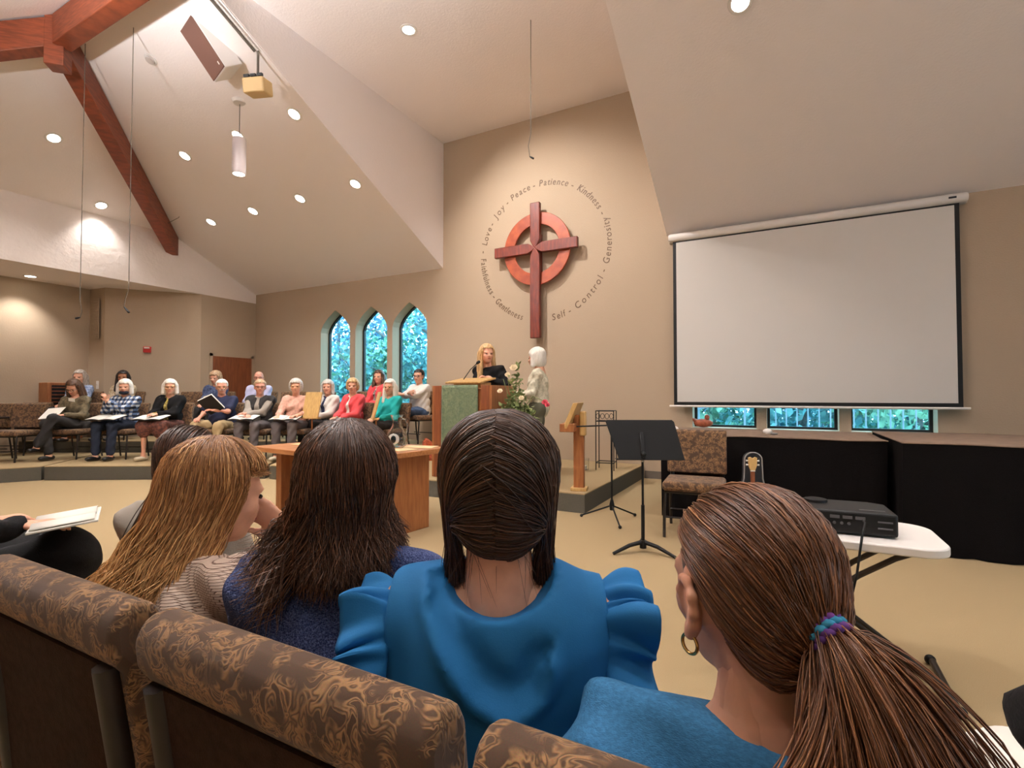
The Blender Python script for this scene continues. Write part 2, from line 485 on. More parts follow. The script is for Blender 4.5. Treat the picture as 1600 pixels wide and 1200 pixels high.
beam('timber_beam', hub + hd2 * 0.09, e2, 0.19, 0.36, 'short stretch of red-brown beam at the top left corner')
beam('timber_beam', hub + Vector((0.09, 0, 0)), Vector((XR, RY, RZ - 0.05)), 0.19, 0.36, 'red-brown ridge beam running out of the top edge')
obj('hub_post', MB().box((XH, RY, RZ - 0.33), (0.2, 0.2, 0.62), (0, 0, 0.78)), M_redwood, bevel=0.01)
tag(bpy.data.objects['hub_post'], 'red-brown wooden post where the roof beams meet', 'post')

def downlight(loc, nrm, label, power, target=None, size=110, group='recessed downlights in the sloped ceiling', rad=0.095, blend=0.7, soft=0.07):
    t = thing('downlight', label, 'downlight', loc, 0, group)
    q = Vector(nrm).to_track_quat('Z', 'Y'); t.rotation_mode = 'QUATERNION'; t.rotation_quaternion = q
    # trim ring, inner can and lens; local +Z points into the room
    ring = MB().lathe([(rad * 0.78, 0.0), (rad * 0.80, 0.008), (rad * 1.08, 0.006), (rad * 1.12, 0.0)], 24)
    obj('trim_ring', ring, M_whiteplastic, t, smooth=True)
    obj('lamp_lens', MB().lathe([(0.0, 0.005), (rad * 0.5, 0.0045), (rad * 0.8, 0.002)], 24), M_bulb, t, smooth=True, fixn=False)
    tgt = Vector(target) if target is not None else Vector((loc[0], loc[1], 0))
    inv = q.to_matrix().inverted()
    d = inv @ (tgt - Vector(loc))
    spot(t, (0, 0, 0.03), Vector((0, 0, 0.03)) + d, power, size, blend, radius=soft)
    return t
nA = Vector((0, -SL, -1)).normalized(); nB = Vector((SL, 0, -1)).normalized(); nC = Vector((0, SL, -1)).normalized()
rowl = ['rightmost of the lower row of four ceiling downlights', 'second from the right in the lower row of ceiling downlights', 'third from the right in the lower row of ceiling downlights', 'leftmost of the lower row of four ceiling downlights']
for x, lb in zip((-5.66, -6.88, -8.07, -9.27), rowl):
    downlight((x, 5.63, zA(5.63) - 0.002), nA, lb, 62)
for x, lb in zip((-5.67, -6.86, -8.17), ('rightmost of the upper row of downlights, below the ceiling loudspeaker', 'downlight directly behind the hanging cylinder pendant', 'leftmost of the upper row of downlights, near the long beam')):
    downlight((x, 4.535, zA(4.535) - 0.002), nA, lb, 62)
downlight((-0.27, 4.94, zA(4.94) - 0.002), nA, 'lone downlight at the top edge above the projection screen', 66)
def zB(x): return FT + SL * (x - XL)
downlight((-9.38, 3.36, zB(-9.38) - 0.002), nB, 'bright downlight left of the long hip beam', 62)
downlight((-10.37, 4.38, zB(-10.37) - 0.002), nB, 'downlight grazing the rough plaster of the fascia', 34, target=(-10.62, 4.45, 3.2), size=95)
downlight((-4.07, 4.93, RZ - 0.002), Vector((0, 0, -1)), 'downlight in the raised bay that lights the cross', 330, target=(-3.2, WY, 3.1), size=88, blend=0.9, soft=0.03)
downlight((-2.81, 4.62, RZ - 0.002), Vector((0, 0, -1)), 'downlight of the raised bay just cut by the top edge', 90, target=(-2.6, 6.4, 0.5), size=100)
downlight((-11.67, 3.90, SOF - 0.002), Vector((0, 0, -1)), 'downlight under the low alcove ceiling at the left', 60, target=(-12.0, 3.7, 0.4), size=100, group='recessed downlights in the flat ceilings')
# downlights added out of view on the two roof slopes to light the room
for x in (-2.0 + 3.3, 2.6, 4.4):
    downlight((x, 4.94, zA(4.94) - 0.002), nA, 'added unseen downlight over the right side of the hall', 8)
for x in (-9.4, -7.6, -5.6, -3.6, -1.6, 0.4, 2.4):
    yy = 1.35
    downlight((x, yy, PL + SL * (yy - YB) - 0.002), nC, 'added unseen downlight over the rows of seats', 66)
for x in (-5.6, -3.6, -1.6, 0.4, 2.4):
    yy = -0.5
    downlight((x, yy, PL + SL * (yy - YB) - 0.002), nC, 'added unseen downlight over the rear rows of seats', 20)

# hanging cylinder pendants (one in view; the others are added out of view to brighten the ceiling)
def pendant(x, y, zc, label, down=40, upl=0):
    t = thing('pendant_light', label, 'lamp', (x, y, zc), 0, 'cylinder pendants')
    ztop = (zA(y) if y > RY else PL + SL * (y - YB)) - zc
    obj('canopy', MB().lathe([(0.0, ztop - 0.03), (0.08, ztop - 0.02), (0.10, ztop + 0.02)], 24), M_whiteplastic, t, smooth=True)
    obj('cord', MB().tube([(0, 0, 0.47), (0, 0, ztop)], 0.006, 6), M_base, t)
    obj('cylinder_shade', MB().lathe([(0.082, 0.0), (0.085, 0.01), (0.085, 0.47), (0.08, 0.48), (0.0, 0.48)], 28), mat('pendant_metal', S(206, 196, 196), 0.35, 0.2), t, smooth=True)
    obj('lamp_lens', MB().lathe([(0.0, -0.002), (0.07, 0.0), (0.08, 0.004)], 24), M_bulb, t, smooth=True, fixn=False)
    spot(t, (0, 0, -0.02), (0, 0, -4), down, 100)
    if upl: spot(t, (0, 0, 0.55), (0, 0, 4), upl, 165, 0.8, (0.97, 0.97, 1.0), 0.08)  # added uplight for the ceiling; the pendant in view has none
pendant(-6.32, 4.20, 4.15, 'white hanging cylinder lamp with glowing bottom', 40, 0)
pendant(0.6, 3.0, 4.0, 'added unseen cylinder uplight over the front seats', 20, 200)
pendant(3.4, 3.6, 3.9, 'added unseen cylinder uplight over the right hand seats', 10, 90)
pendant(-2.6, 1.6, 4.0, 'added unseen cylinder uplight over the middle rows', 20, 430)
pendant(-5.2, 0.5, 3.5, 'added unseen cylinder uplight over the left rows', 20, 800)

# smoke detector
y = 3.46; t = thing('smoke_detector', 'round white smoke detector on the sloped ceiling beside the beam', 'detector', (-7.01, y, zA(y) - 0.001))
t.rotation_mode = 'QUATERNION'; t.rotation_quaternion = nA.to_track_quat('Z', 'Y')
obj('base_plate', MB().lathe([(0.075, 0), (0.075, 0.012), (0.0, 0.012)], 24), M_whiteplastic, t, smooth=True)
obj('sensor_dome', MB().lathe([(0.055, 0.012), (0.05, 0.035), (0.0, 0.042)], 24), mat('detector_grey', S(200, 190, 184), 0.5), t, smooth=True)

# loudspeaker
K = Vector((-5.755, 3.645, 5.098)); a = Vector((-.163, -.398, .565)); b = Vector((-.339, .077, -.043)); c = Vector((.026, .194, .144))
t = thing('loudspeaker', 'large white ceiling loudspeaker with brown grille face', 'loudspeaker', K)
mb = MB(); o8 = [Vector((0, 0, 0)), a, a + b, b]
mb.add(o8 + [p + c for p in o8], [(0, 1, 2, 3), (7, 6, 5, 4), (0, 4, 5, 1), (1, 5, 6, 2), (2, 6, 7, 3), (3, 7, 4, 0)])
obj('cabinet', mb, M_whiteplastic, t, bevel=0.01)
n = -c.normalized() * 0.012; mb = MB(); i1, i2 = 0.02, 0.98
g4 = [a * i1 + b * i1, a * i2 + b * i1, a * i2 + b * i2, a * i1 + b * i2]
mb.add([p for p in g4] + [p + n for p in g4], [(0, 1, 2, 3), (7, 6, 5, 4), (0, 4, 5, 1), (1, 5, 6, 2), (2, 6, 7, 3), (3, 7, 4, 0)])
obj('grille', mb, mat('grille_cloth', S(118, 84, 72), 0.9, bump=0.3, bscale=300), t, bevel=0.004)
q = a * 0.09 + b * 0.13 + n * 1.2
obj('badge', MB().add([q, q + a * 0.05, q + a * 0.05 + b * 0.06, q + b * 0.06], [(0, 1, 2, 3)]), M_whiteplastic, t)
top = Vector((-5.62, 3.40, 5.50)) - K
obj('hanger_rod', MB().tube([a * 0.62 + b * 0.3 + c, Vector((a * 0.62 + b * 0.3 + c).to_tuple()[:2] + (zA((K + a * 0.62 + b * 0.3 + c).y) - K.z,))], 0.014, 8), M_base, t)
# rail on the ceiling with a small cream box
t = thing('ceiling_rail', 'slim metal rail along the edge of the raised bay', 'rail', (-5.45, 3.2, zA(3.2)))
dy = 0.6; obj('rail_bar', MB().tube([(0, -0.3, 0.3 * SL - 0.03), (0, dy, -dy * SL - 0.03)], 0.016, 8), M_base, t)
obj('rail_bar', MB().tube([(0.05, -0.3, 0.3 * SL - 0.03), (0.05, dy, -dy * SL - 0.03)], 0.012, 8), M_whiteplastic, t)
t = thing('ceiling_projector', 'small cream box with dark slots hanging from a rod', 'projector', (-5.43, 3.83, 4.86), 0.35)
obj('box_shell', MB().box((0, 0, 0), (0.27, 0.20, 0.17), (0.18, 0, 0)), M_cream, t, bevel=0.02, seg=3)
for i in range(3):
    obj('slot', MB().box((-0.085 + i * 0.085, -0.085, 0.095), (0.065, 0.03, 0.03), (0.18, 0, 0)), M_blackplastic, t)
obj('hanger_rod', MB().tube([(0, 0, 0.07), (0, 0, zA(3.83) - 4.86)], 0.014, 8), M_base, t)

# hanging microphones
def hang_mic(label, pts, ztop, mic, r=0.0045):
    p0 = Vector(pts[-1]); t = thing('hanging_microphone', label, 'microphone', p0, 0, 'microphones hung over the choir')
    P = [Vector((pts[0][0], pts[0][1], ztop))] + [Vector(p) for p in pts]
    obj('cable', MB().tube([p - p0 for p in P], r, 6), M_base, t, smooth=True)
    if mic:
        d = (P[-1] - P[-2]).normalized(); s = Vector((d.x, d.y, 0)).normalized() if (abs(d.x) + abs(d.y)) > 1e-4 else Vector((1, 0, 0))
        m = Vector(mic)
        obj('microphone_head', MB().tube([(0, 0, 0), m * 0.4, m], [0.006, 0.011, 0.012], 10), M_black, t, smooth=True)
hang_mic('thin black microphone hanging in front of the cross wall', [(-2.64, 5.5, 4.40), (-2.67, 5.49, 4.25), (-2.655, 5.5, 4.12)], RZ, (0.05, 0.0, -0.035))
hang_mic('hanging microphone farthest left over the choir', [(-7.70, 3.05, 2.40), (-7.67, 3.06, 2.25), (-7.69, 3.05, 2.18)], RZ - 0.16, (-0.06, -0.02, -0.01))
hang_mic('hanging microphone with a curled tip over the plaid shirt', [(-6.804, 3.164, 2.46), (-6.84, 3.15, 2.36), (-6.853, 3.142, 2.26)], zA(3.164), (0.05, 0.03, -0.07))
bp = hub.lerp(e1, 0.86)
hang_mic('thin cable running down onto the long hip beam', [(bp.x + 0.35, bp.y + 0.1, bp.z - 0.02), (bp.x + 0.13, bp.y + 0.02, bp.z - 0.12)], zA(bp.y + 0.1), None)

# ================================================================== CROSS, LETTERING, SCREEN
t = thing('wall_cross', 'large reddish wooden ring cross mounted on the wall', 'cross', (-3.445, WY, 3.585))
# ring
mb = MB(); n = 64; ro, ri = 0.59, 0.40; ya0, yb0 = -0.125, -0.085
vs = []
for k in range(n):
    a = 2 * PI * k / n
    for (r_, y_) in ((ro, ya0), (ri, ya0), (ri, yb0), (ro, yb0)): vs.append((r_ * math.cos(a), y_, r_ * math.sin(a)))
fs = []
for k in range(n):
    for j in range(4):
        A = k * 4 + j; B = k * 4 + (j + 1) % 4; C_ = ((k + 1) % n) * 4 + (j + 1) % 4; D_ = ((k + 1) % n) * 4 + j
        fs.append((A, B, C_, D_))
mb.add(vs, fs); obj('ring', mb, M_cross2, t, bevel=0.006)
def arm(ang, L, w=0.085):
    """a flared arm: rounded, pinched root at the centre and square outer end"""
    pts = [(0.0, 0.012), (0.05, 0.045), (0.12, w * 0.97), (0.2, w), (L, w), (L, -w), (0.2, -w), (0.12, -w * 0.97), (0.05, -0.045), (0.0, -0.012)]
    ca, sa = math.cos(ang), math.sin(ang)
    pts = [(p[0] * ca - p[1] * sa, p[0] * sa + p[1] * ca) for p in pts]
    m = MB().prism(pts, -0.075, 'xz', -0.115)
    return obj('cross_arm', m, M_cross, t, bevel=0.012, seg=3)
arm(PI / 2, 0.735); arm(0, 0.725); arm(PI, 0.745); arm(-PI / 2, 1.455)
obj('wall_spacer', MB().box((0, -0.058, -0.1), (0.10, 0.116, 0.7)), M_cross, t)

M_letter = mat('letter_vinyl', S(104, 80, 58), 0.55, 0.0)
TXC = (-3.395, 3.57); TXR = 1.12
lett = thing('wall_lettering', 'ring of brown painted words on the wall around the cross', 'lettering', (TXC[0], WY, TXC[1]))
def glyph_mesh(ch, size):
    cu = bpy.data.curves.new('glyph', 'FONT'); cu.body = ch; cu.size = size; cu.extrude = 0.002; cu.align_x = 'CENTER'; cu.shear = 0.12
    o = bpy.data.objects.new('glyph', cu); COL.objects.link(o)
    dg = bpy.context.evaluated_depsgraph_get(); dg.update()
    me = bpy.data.meshes.new_from_object(o.evaluated_get(dg))
    bpy.data.objects.remove(o); bpy.data.curves.remove(cu)
    v = [tuple(x.co) for x in me.vertices]; f = [tuple(p.vertices) for p in me.polygons]
    bpy.data.meshes.remove(me)
    return v, f
GL = {}
ADV = {'i': .27, 'l': .27, 'f': .36, 't': .38, 'r': .40, 'J': .45, 's': .50, 'c': .52, ' ': .35, '-': .42, 'P': .62, 'F': .58, 'L': .55, 'K': .64, 'G': .78, 'C': .74, 'S': .64}
def arc_word(word, ang0, ang1, size=0.15):
    """letters set along the circle from ang0 to ang1 (deg); falling angles read clockwise with tops outward"""
    outward = ang1 < ang0
    mb = MB(); a = math.radians(ang0)
    tot = sum(ADV.get(ch, 0.57) for ch in word); span = abs(math.radians(ang1 - ang0))
    kx = min(1.0, span * TXR / (tot * size)) * 0.95
    for ch in word:
        step = span * ADV.get(ch, 0.57) / tot
        am = a - step / 2 if outward else a + step / 2
        if ch not in GL: GL[ch] = glyph_mesh(ch, 1.0)
        v, f = GL[ch]
        vs = []
        for (x, y_, z) in v:
            x *= size * kx; y_ *= size
            if outward:
                rr = TXR - 0.045 + y_
                wx = rr * math.cos(am) + x * math.sin(am); wz = rr * math.sin(am) - x * math.cos(am)
            else:
                rr = TXR + 0.045 - y_
                wx = rr * math.cos(am) - x * math.sin(am); wz = rr * math.sin(am) + x * math.cos(am)
            vs.append((wx, -0.003 - z, wz))
        mb.add(vs, f)
        a = a - step if outward else a + step
    obj('word', mb, M_letter, lett, fixn=False)
for w, a0, a1 in (('Love', 168, 151), ('-', 150, 146.5), ('Joy', 143, 129), ('-', 127.5, 124), ('Peace', 121.5, 101), ('-', 99.5, 96), ('Patience', 93.5, 65.5), ('-', 63.5, 60), ('Kindness', 56.5, 28.5), ('-', 26, 22.5),
                  ('-', 171.5, 175), ('Faithfulness', 178.5, 213), ('-', 214.5, 218), ('Gentleness', 220, 252), ('Self', 278, 291), ('-', 293, 296.5), ('Control', 299.5, 332.5), ('-', 335, 338.5), ('Generosity', 342, 380)):
    arc_word(w, a0, a1)

t = thing('projection_screen', 'wide pull-down projection screen hanging before the low windows', 'screen', (0.26, WY - 0.11, 1.06))
obj('screen_housing', MB().lathe([(0.0, -1.64), (0.045, -1.635), (0.055, -1.62), (0.055, 1.62), (0.045, 1.635), (0.0, 1.64)], 20), M_whiteplastic, t, smooth=True)
hs = bpy.data.objects['screen_housing']; hs.rotation_euler = (0, PI / 2, 0); hs.location = (0.01, 0, 2.385)
obj('screen_logo', MB().box((1.50, -0.057, 2.385), (0.07, 0.004, 0.022)), M_blackplastic, t)
for x in (-1.58, 1.6): obj('mount_bracket', MB().box((x, 0.07, 2.36), (0.1, 0.07, 0.05)), M_whiteplastic, t)
obj('screen_border', MB().box((-0.0, 0, 1.165), (3.14, 0.004, 2.33)), M_blackplastic, t)
obj('screen_surface', MB().box((-0.0, -0.004, 1.185), (3.05, 0.004, 2.25)), M_screen, t)
obj('bottom_bar', MB().tube([(-1.63, -0.005, 0.0), (1.63, -0.005, 0.0)], 0.016, 10), M_whiteplastic, t, smooth=True)
# ================================================================== FURNITURE
def church_chair(label, loc, rz, group=None, armrests=False, name='upholstered_chair'):
    t = thing(name, label, 'chair', loc, rz, group)
    obj('seat', MB().box((0, 0.03, 0.435), (0.50, 0.46, 0.085)), M_chair, t, bevel=0.032, seg=4)
    # backrest: a padded slab with a thicker rolled top
    prof = [(-0.17, 0.50), (-0.175, 0.60), (-0.205, 0.80), (-0.212, 0.86), (-0.225, 0.885), (-0.25, 0.893), (-0.275, 0.885), (-0.288, 0.86), (-0.284, 0.82), (-0.262, 0.79), (-0.24, 0.65), (-0.225, 0.50)]
    m = MB().prism(prof, 0.51, 'yz', -0.255); obj('backrest', m, M_chair, t, bevel=0.018, seg=3)
    m = MB().prism([(-0.226, 0.46), (-0.243, 0.65), (-0.266, 0.80), (-0.276, 0.80), (-0.254, 0.65), (-0.237, 0.46)], 0.40, 'yz', -0.20); obj('back_panel', m, M_chairback, t)
    for sx in (-1, 1):
        obj('back_post', MB().tube([(sx * 0.215, -0.22, 0.40), (sx * 0.215, -0.245, 0.62), (sx * 0.215, -0.272, 0.80)], 0.019, 8), M_chairframe, t, smooth=True)
        obj('leg', MB().tube([(sx * 0.225, 0.20, 0.40), (sx * 0.235, 0.225, 0.20), (sx * 0.235, 0.235, 0.0)], 0.0125, 8), M_chairframe, t, smooth=True)
        obj('leg', MB().tube([(sx * 0.225, -0.20, 0.42), (sx * 0.235, -0.235, 0.20), (sx * 0.235, -0.27, 0.0)], 0.0125, 8), M_chairframe, t, smooth=True)
        if armrests:
            obj('armrest', MB().box((sx * 0.275, 0.02, 0.66), (0.05, 0.34, 0.03)), M_chairframe, t, bevel=0.01)
            obj('armrest_post', MB().tube([(sx * 0.27, 0.16, 0.42), (sx * 0.275, 0.16, 0.65)], 0.012, 8), M_chairframe, t)
    obj('seat_frame', MB().tube([(-0.22, 0.23, 0.385), (0.22, 0.23, 0.385), (0.22, -0.2, 0.385), (-0.22, -0.2, 0.385), (-0.22, 0.23, 0.385)], 0.012, 6), M_chairframe, t)
    for zz, yy in ((0.16, -0.18), (0.16, 0.18)):
        obj('stretcher', MB().tube([(-0.232, yy, zz), (0.232, yy, zz)], 0.008, 6), M_chairframe, t)
    return t
def place_copy(root, label, loc, rz, group=None):
    c = copy_tree(root); c.location = loc; c.rotation_euler = (0, 0, rz); c['label'] = label
    if group: c['group'] = group
    return c
R = math.radians
# nearest row, seen from behind (all face the cross wall)
GR = 'brown chairs of the nearest row'
ch0 = church_chair('brown patterned chair in the middle of the nearest row', (-0.548, 0.672, 0), 0, GR)
place_copy(ch0, 'nearest brown patterned chair at the bottom edge right of centre', (0.005, 0.672, 0), 0, GR)
place_copy(ch0, 'brown patterned chair at the lower left corner of nearest row', (-1.103, 0.665, 0), 0, GR)
place_copy(ch0, 'brown patterned chair just outside left of the nearest row', (-1.68, 0.63, 0), 0, GR)
place_copy(ch0, 'brown patterned chair under the person holding a booklet', (-2.24, 0.62, 0), 0, GR)
place_copy(ch0, 'brown patterned chair at the right end of nearest row', (0.545, 0.655, 0), 0, GR)
place_copy(ch0, 'single brown patterned chair standing before the black draped table', (-0.66, 4.70, 0), PI + R(4))
# choir chairs: front row, back row
def fr(t): return (-10.32 + 3.15 * t, 3.87 + 1.66 * t)
def br(t): return (-10.95 + 3.15 * t, 5.05 + 1.67 * t)
RZC = math.atan2(-0.466, -0.885)          # facing the hall
FRONT_T = {}
def ray_t(px, fn):
    k = (px - 800) / 791; dx = -math.sin(PSI) + math.cos(PSI) * k; dy = math.cos(PSI) + math.sin(PSI) * k
    lo, hi = -1.5, 2.0
    for _ in range(50):
        m = (lo + hi) / 2; x, y = fn(m)
        if x * dy - y * dx < 0: lo = m
        else: hi = m
    return m
GF = 'brown chairs of the choir front row'; GB = 'brown chairs of the choir back row'
front = [(25, 'empty brown choir chair at the left picture edge'), (118, 'choir chair under the person reading a sheet'), (193, 'choir chair under the clapping person in plaid'), (264, 'choir chair under the person in black cardigan'), (345, 'choir chair under the person in navy polo'), (405, 'choir chair under the person in dark vest'), (461, 'choir chair under the person in pink top')]
CH = {}
def at_depth(px, dep):
    k = (px - 800) / 791
    return (dep * (math.cos(PSI) * k - math.sin(PSI)), dep * (math.sin(PSI) * k + math.cos(PSI)))
for px, lb in front:
    x, y = fr(ray_t(px, fr)) if px > 50 else at_depth(px, 7.85)
    CH[px] = (x, y)
    place_copy(ch0, lb, (x, y, 0.2), RZC, GF)
back = [(122, 'choir chair behind the person reading a sheet'), (190, 'choir chair of the person behind the plaid shirt'), (292, 'empty choir chair behind the black cardigan'), (335, 'choir chair behind the navy polo'), (403, 'choir chair behind the dark vest'), (452, 'empty choir chair behind the pink top')]
for px, lb in back:
    x, y = at_depth(px, 9.2) if px == 122 else (at_depth(px, 9.38) if px == 190 else br(ray_t(px, br)))
    CH[(px, 'b')] = (x, y)
    place_copy(ch0, lb, (x, y, 0.4), RZC, GB)
for px, dep, lb, z in ((510, 8.76, 'choir chair under the person in white cardigan', .2), (549, 8.5, 'choir chair under the person in coral cardigan', .2), (607, 8.22, 'choir chair under the person in turquoise', .2)):
    x, y = at_depth(px, dep); CH[px] = (x, y)
    place_copy(ch0, lb, (x, y, z), PI - R(4), GF)
for px, dep, lb in ((590, 9.15, 'back row chair under the person in red jacket'), (652, 8.8, 'back row chair under the person with crossed arms'), (545, 9.3, 'empty back row chair in front of the middle arched window'), (492, 9.45, 'empty back row chair below the first arched window')):
    x, y = at_depth(px, dep); CH[(px, 'b')] = (x, y)
    place_copy(ch0, lb, (x, y, 0.4), PI - R(4), GB)
arm0 = church_chair('brown choir armchair behind the empty chair at left', (-11.53, 3.81, 0.2), RZC, GB, True, 'upholstered_armchair')
place_copy(arm0, 'brown choir armchair cut by the left picture edge', (*at_depth(-28, 7.9), 0.2), RZC, GB)

# wooden cabinet in the corner
t = thing('wooden_cabinet', 'low reddish wooden cabinet with dark slats in the choir corner', 'cabinet', (-11.86, 4.45, 0.4), -PI / 2)
obj('cabinet_body', MB().b2((-0.27, -0.2, 0), (0.27, 0.16, 1.05)), M_oak, t, bevel=0.01)
obj('cabinet_front', MB().b2((-0.21, 0.155, 0.06), (0.21, 0.165, 1.0)), M_blackplastic, t)
for i in range(14):
    obj('slat', MB().box((0, 0.17, 0.1 + i * 0.066), (0.42, 0.014, 0.02)), M_door, t)

# communion table
t = thing('communion_table', 'wooden communion table with slab legs in front of platform', 'table', (-3.60, 3.525, 0), R(-7))
obj('table_top', MB().box((0, 0, 0.70), (1.62, 1.0, 0.045)), M_oakx, t, bevel=0.006)
for sx in (-1, 1):
    obj('leg', MB().box((sx * 0.66, 0.02, 0.338), (0.09, 0.66, 0.677)), M_oak, t, bevel=0.005)
obj('apron', MB().box((0, 0.0, 0.62), (1.24, 0.05, 0.10)), M_oak, t)
# papers on it
for x, y, rz, lb in ((-4.12, 3.52, 0.1, 'loose sheet lying on the left end of communion table'), (-3.02, 3.55, -0.25, 'loose sheet under the glass jug on communion table'), (-2.98, 3.80, 0.3, 'loose sheet at the far corner of communion table')):
    o = obj('paper_sheet', MB().box((0, 0, 0), (0.30, 0.21, 0.004)), mat('sheet_cream', S(226, 198, 150), 0.8), None); o.location = (x, y, 0.7255); o.rotation_euler = (0, 0, rz)
    tag(o, lb, 'paper')
t = thing('glass_jug', 'clear glass jug with narrow neck on communion table', 'jug', (-3.10, 3.62, 0.729))
prof = [(0.0, 0.002), (0.055, 0.0), (0.085, 0.02), (0.10, 0.06), (0.098, 0.10), (0.075, 0.15), (0.045, 0.20), (0.04, 0.24), (0.055, 0.285), (0.062, 0.30), (0.057, 0.30), (0.036, 0.24), (0.041, 0.20), (0.071, 0.15), (0.093, 0.10), (0.095, 0.06), (0.08, 0.025), (0.0, 0.012)]
obj('glass_body', MB().lathe(prof, 28), M_clearglass, t, smooth=True)
obj('jug_handle', MB().tube([(0.05, 0, 0.27), (0.10, 0, 0.26), (0.125, 0, 0.20), (0.10, 0, 0.12)], 0.008, 8), M_clearglass, t, smooth=True)
obj('medallion', MB().lathe([(0.0, 0.004), (0.045, 0.003), (0.05, 0.0), (0.05, -0.004), (0.0, -0.004)], 24), mat('medallion_silver', S(206, 204, 198), 0.3, 0.3), t, smooth=True)
md = bpy.data.objects['medallion']; md.location = (0.045, -0.098, 0.085); md.rotation_euler = (PI / 2, 0, 0.5)
o = obj('dark_stone', MB().ell((0, 0, 0), (0.024, 0.008, 0.034)), mat('pebble', (0.006, 0.012, 0.014), 0.15), md, smooth=True)
o.location = (0, 0, 0.006); o.rotation_euler = (PI / 2, 0, 0)

# pulpit with green cloth
t = thing('pulpit', 'wooden pulpit box with sloping book rest', 'pulpit', (-3.41, 5.45, 0.2))
obj('pulpit_body', MB().b2((-0.40, -0.29, 0.0), (0.40, 0.29, 1.08)), M_oak, t, bevel=0.005)
obj('side_board', MB().b2((-0.43, -0.31, 0.0), (-0.395, 0.30, 1.13)), M_oak, t, bevel=0.004)
obj('side_board', MB().b2((0.395, -0.31, 0.0), (0.43, 0.30, 1.13)), M_oak, t, bevel=0.004)
obj('front_post', MB().b2((-0.40, -0.315, 0.0), (-0.29, -0.28, 1.13)), M_door, t, bevel=0.004)
obj('front_post', MB().b2((0.29, -0.315, 0.0), (0.40, -0.28, 1.13)), M_door, t, bevel=0.004)
obj('pulpit_top', MB().b2((-0.40, -0.30, 1.08), (0.40, 0.27, 1.10)), M_oakx, t, bevel=0.004)
obj('book_rest', MB().box((-0.02, -0.06, 1.195), (0.52, 0.38, 0.022), (0.16, 0, 0)), M_light_oak, t, bevel=0.005)
obj('book_rest_foot', MB().box((-0.02, -0.02, 1.14), (0.40, 0.26, 0.07)), M_light_oak, t, bevel=0.01)
def clothfn(u, v):
    x = -0.27 + 0.52 * u; w = 0.006 * math.sin(u * 21 + 1) * (0.3 + v) + 0.004 * math.sin(u * 47)
    return (x, -0.325 - abs(w) - 0.004 * v, 1.135 - 0.98 * v)
o = obj('green_parament', MB().grid(clothfn, 40, 24), mat('green_velvet', S(88, 108, 78), 0.8, col2=S(120, 132, 98), vscale=18, bump=0.5, bscale=60, detail=6, dist=1.5, sheen=0.3), None, smooth=True, solid=0.006)
o.location = (-3.41, 5.45, 0.2); tag(o, 'green textured cloth hanging over the pulpit front', 'cloth')
t = thing('gooseneck_microphone', 'slim gooseneck microphone rising from the pulpit top', 'microphone', (-3.55, 5.40, 1.30))
obj('stem', MB().tube([(-0.03, 0, 0.0), (0.0, 0.02, 0.12), (0.08, 0.05, 0.24), (0.15, 0.08, 0.31)], 0.006, 8), M_black, t, smooth=True)
obj('microphone_head', MB().tube([(0.15, 0.08, 0.31), (0.165, 0.085, 0.325), (0.19, 0.10, 0.345)], [0.012, 0.02, 0.016], 10), M_black, t, smooth=True)

# wooden reading stand at the platform corner
t = thing('reading_stand', 'light wooden reading stand on a post at the platform corner', 'lectern', (-1.89, 5.12, 0.2), R(12))
obj('post', MB().b2((-0.055, -0.045, 0.03), (0.055, 0.045, 0.80)), M_oak, t, bevel=0.006)
obj('foot', MB().b2((-0.085, -0.075, 0.0), (0.085, 0.075, 0.035)), M_light_oak, t, bevel=0.005)
obj('back_block', MB().b2((0.01, -0.06, 0.58), (0.075, 0.06, 0.84)), M_light_oak, t, bevel=0.015)
obj('desk_board', MB().prism([(-0.12, 0.66), (-0.09, 0.66), (0.02, 0.93), (-0.03, 0.93), (-0.125, 0.70)], 0.46, 'xz', -0.23), M_light_oak, t, bevel=0.005)
obj('ledge', MB().b2((-0.17, -0.23, 0.63), (-0.02, 0.23, 0.715)), M_oak, t, bevel=0.006)

# wrought iron plant stand and small things by the wall
t = thing('plant_stand', 'tall black wire plant stand against the cross wall', 'stand', (-2.10, 6.75, 0.2), R(8))
for sx in (-1, 1):
    for sy in (-1, 1):
        obj('leg', MB().tube([(sx * 0.12, sy * 0.12, 0), (sx * 0.12, sy * 0.12, 0.80)], 0.007, 6), M_black, t)
for z in (0.10, 0.66, 0.80):
    obj('rail', MB().tube([(-0.12, -0.12, z), (0.12, -0.12, z), (0.12, 0.12, z), (-0.12, 0.12, z), (-0.12, -0.12, z)], 0.007, 6), M_black, t)
for i in range(4):
    x = -0.09 + i * 0.06
    obj('scroll', MB().tube([(x + 0.026 * math.cos(a), -0.12, 0.73 + 0.035 * math.sin(a)) for a in [k * PI / 6 for k in range(13)]], 0.004, 5), M_black, t)
obj('shelf_plate', MB().b2((-0.12, -0.12, 0.80), (0.12, 0.12, 0.806)), M_black, t)
t = thing('glass_candle_holder', 'small clear glass candle holder on the platform by plant stand', 'candle holder', (-2.34, 6.55, 0.2))
obj('glass_cup', MB().lathe([(0.0, 0.003), (0.055, 0.0), (0.06, 0.16), (0.056, 0.16), (0.05, 0.008), (0.0, 0.01)], 20), M_clearglass, t, smooth=True)
obj('candle', MB().lathe([(0.03, 0.012), (0.03, 0.06), (0.0, 0.062)], 16), M_paper, t, smooth=True)

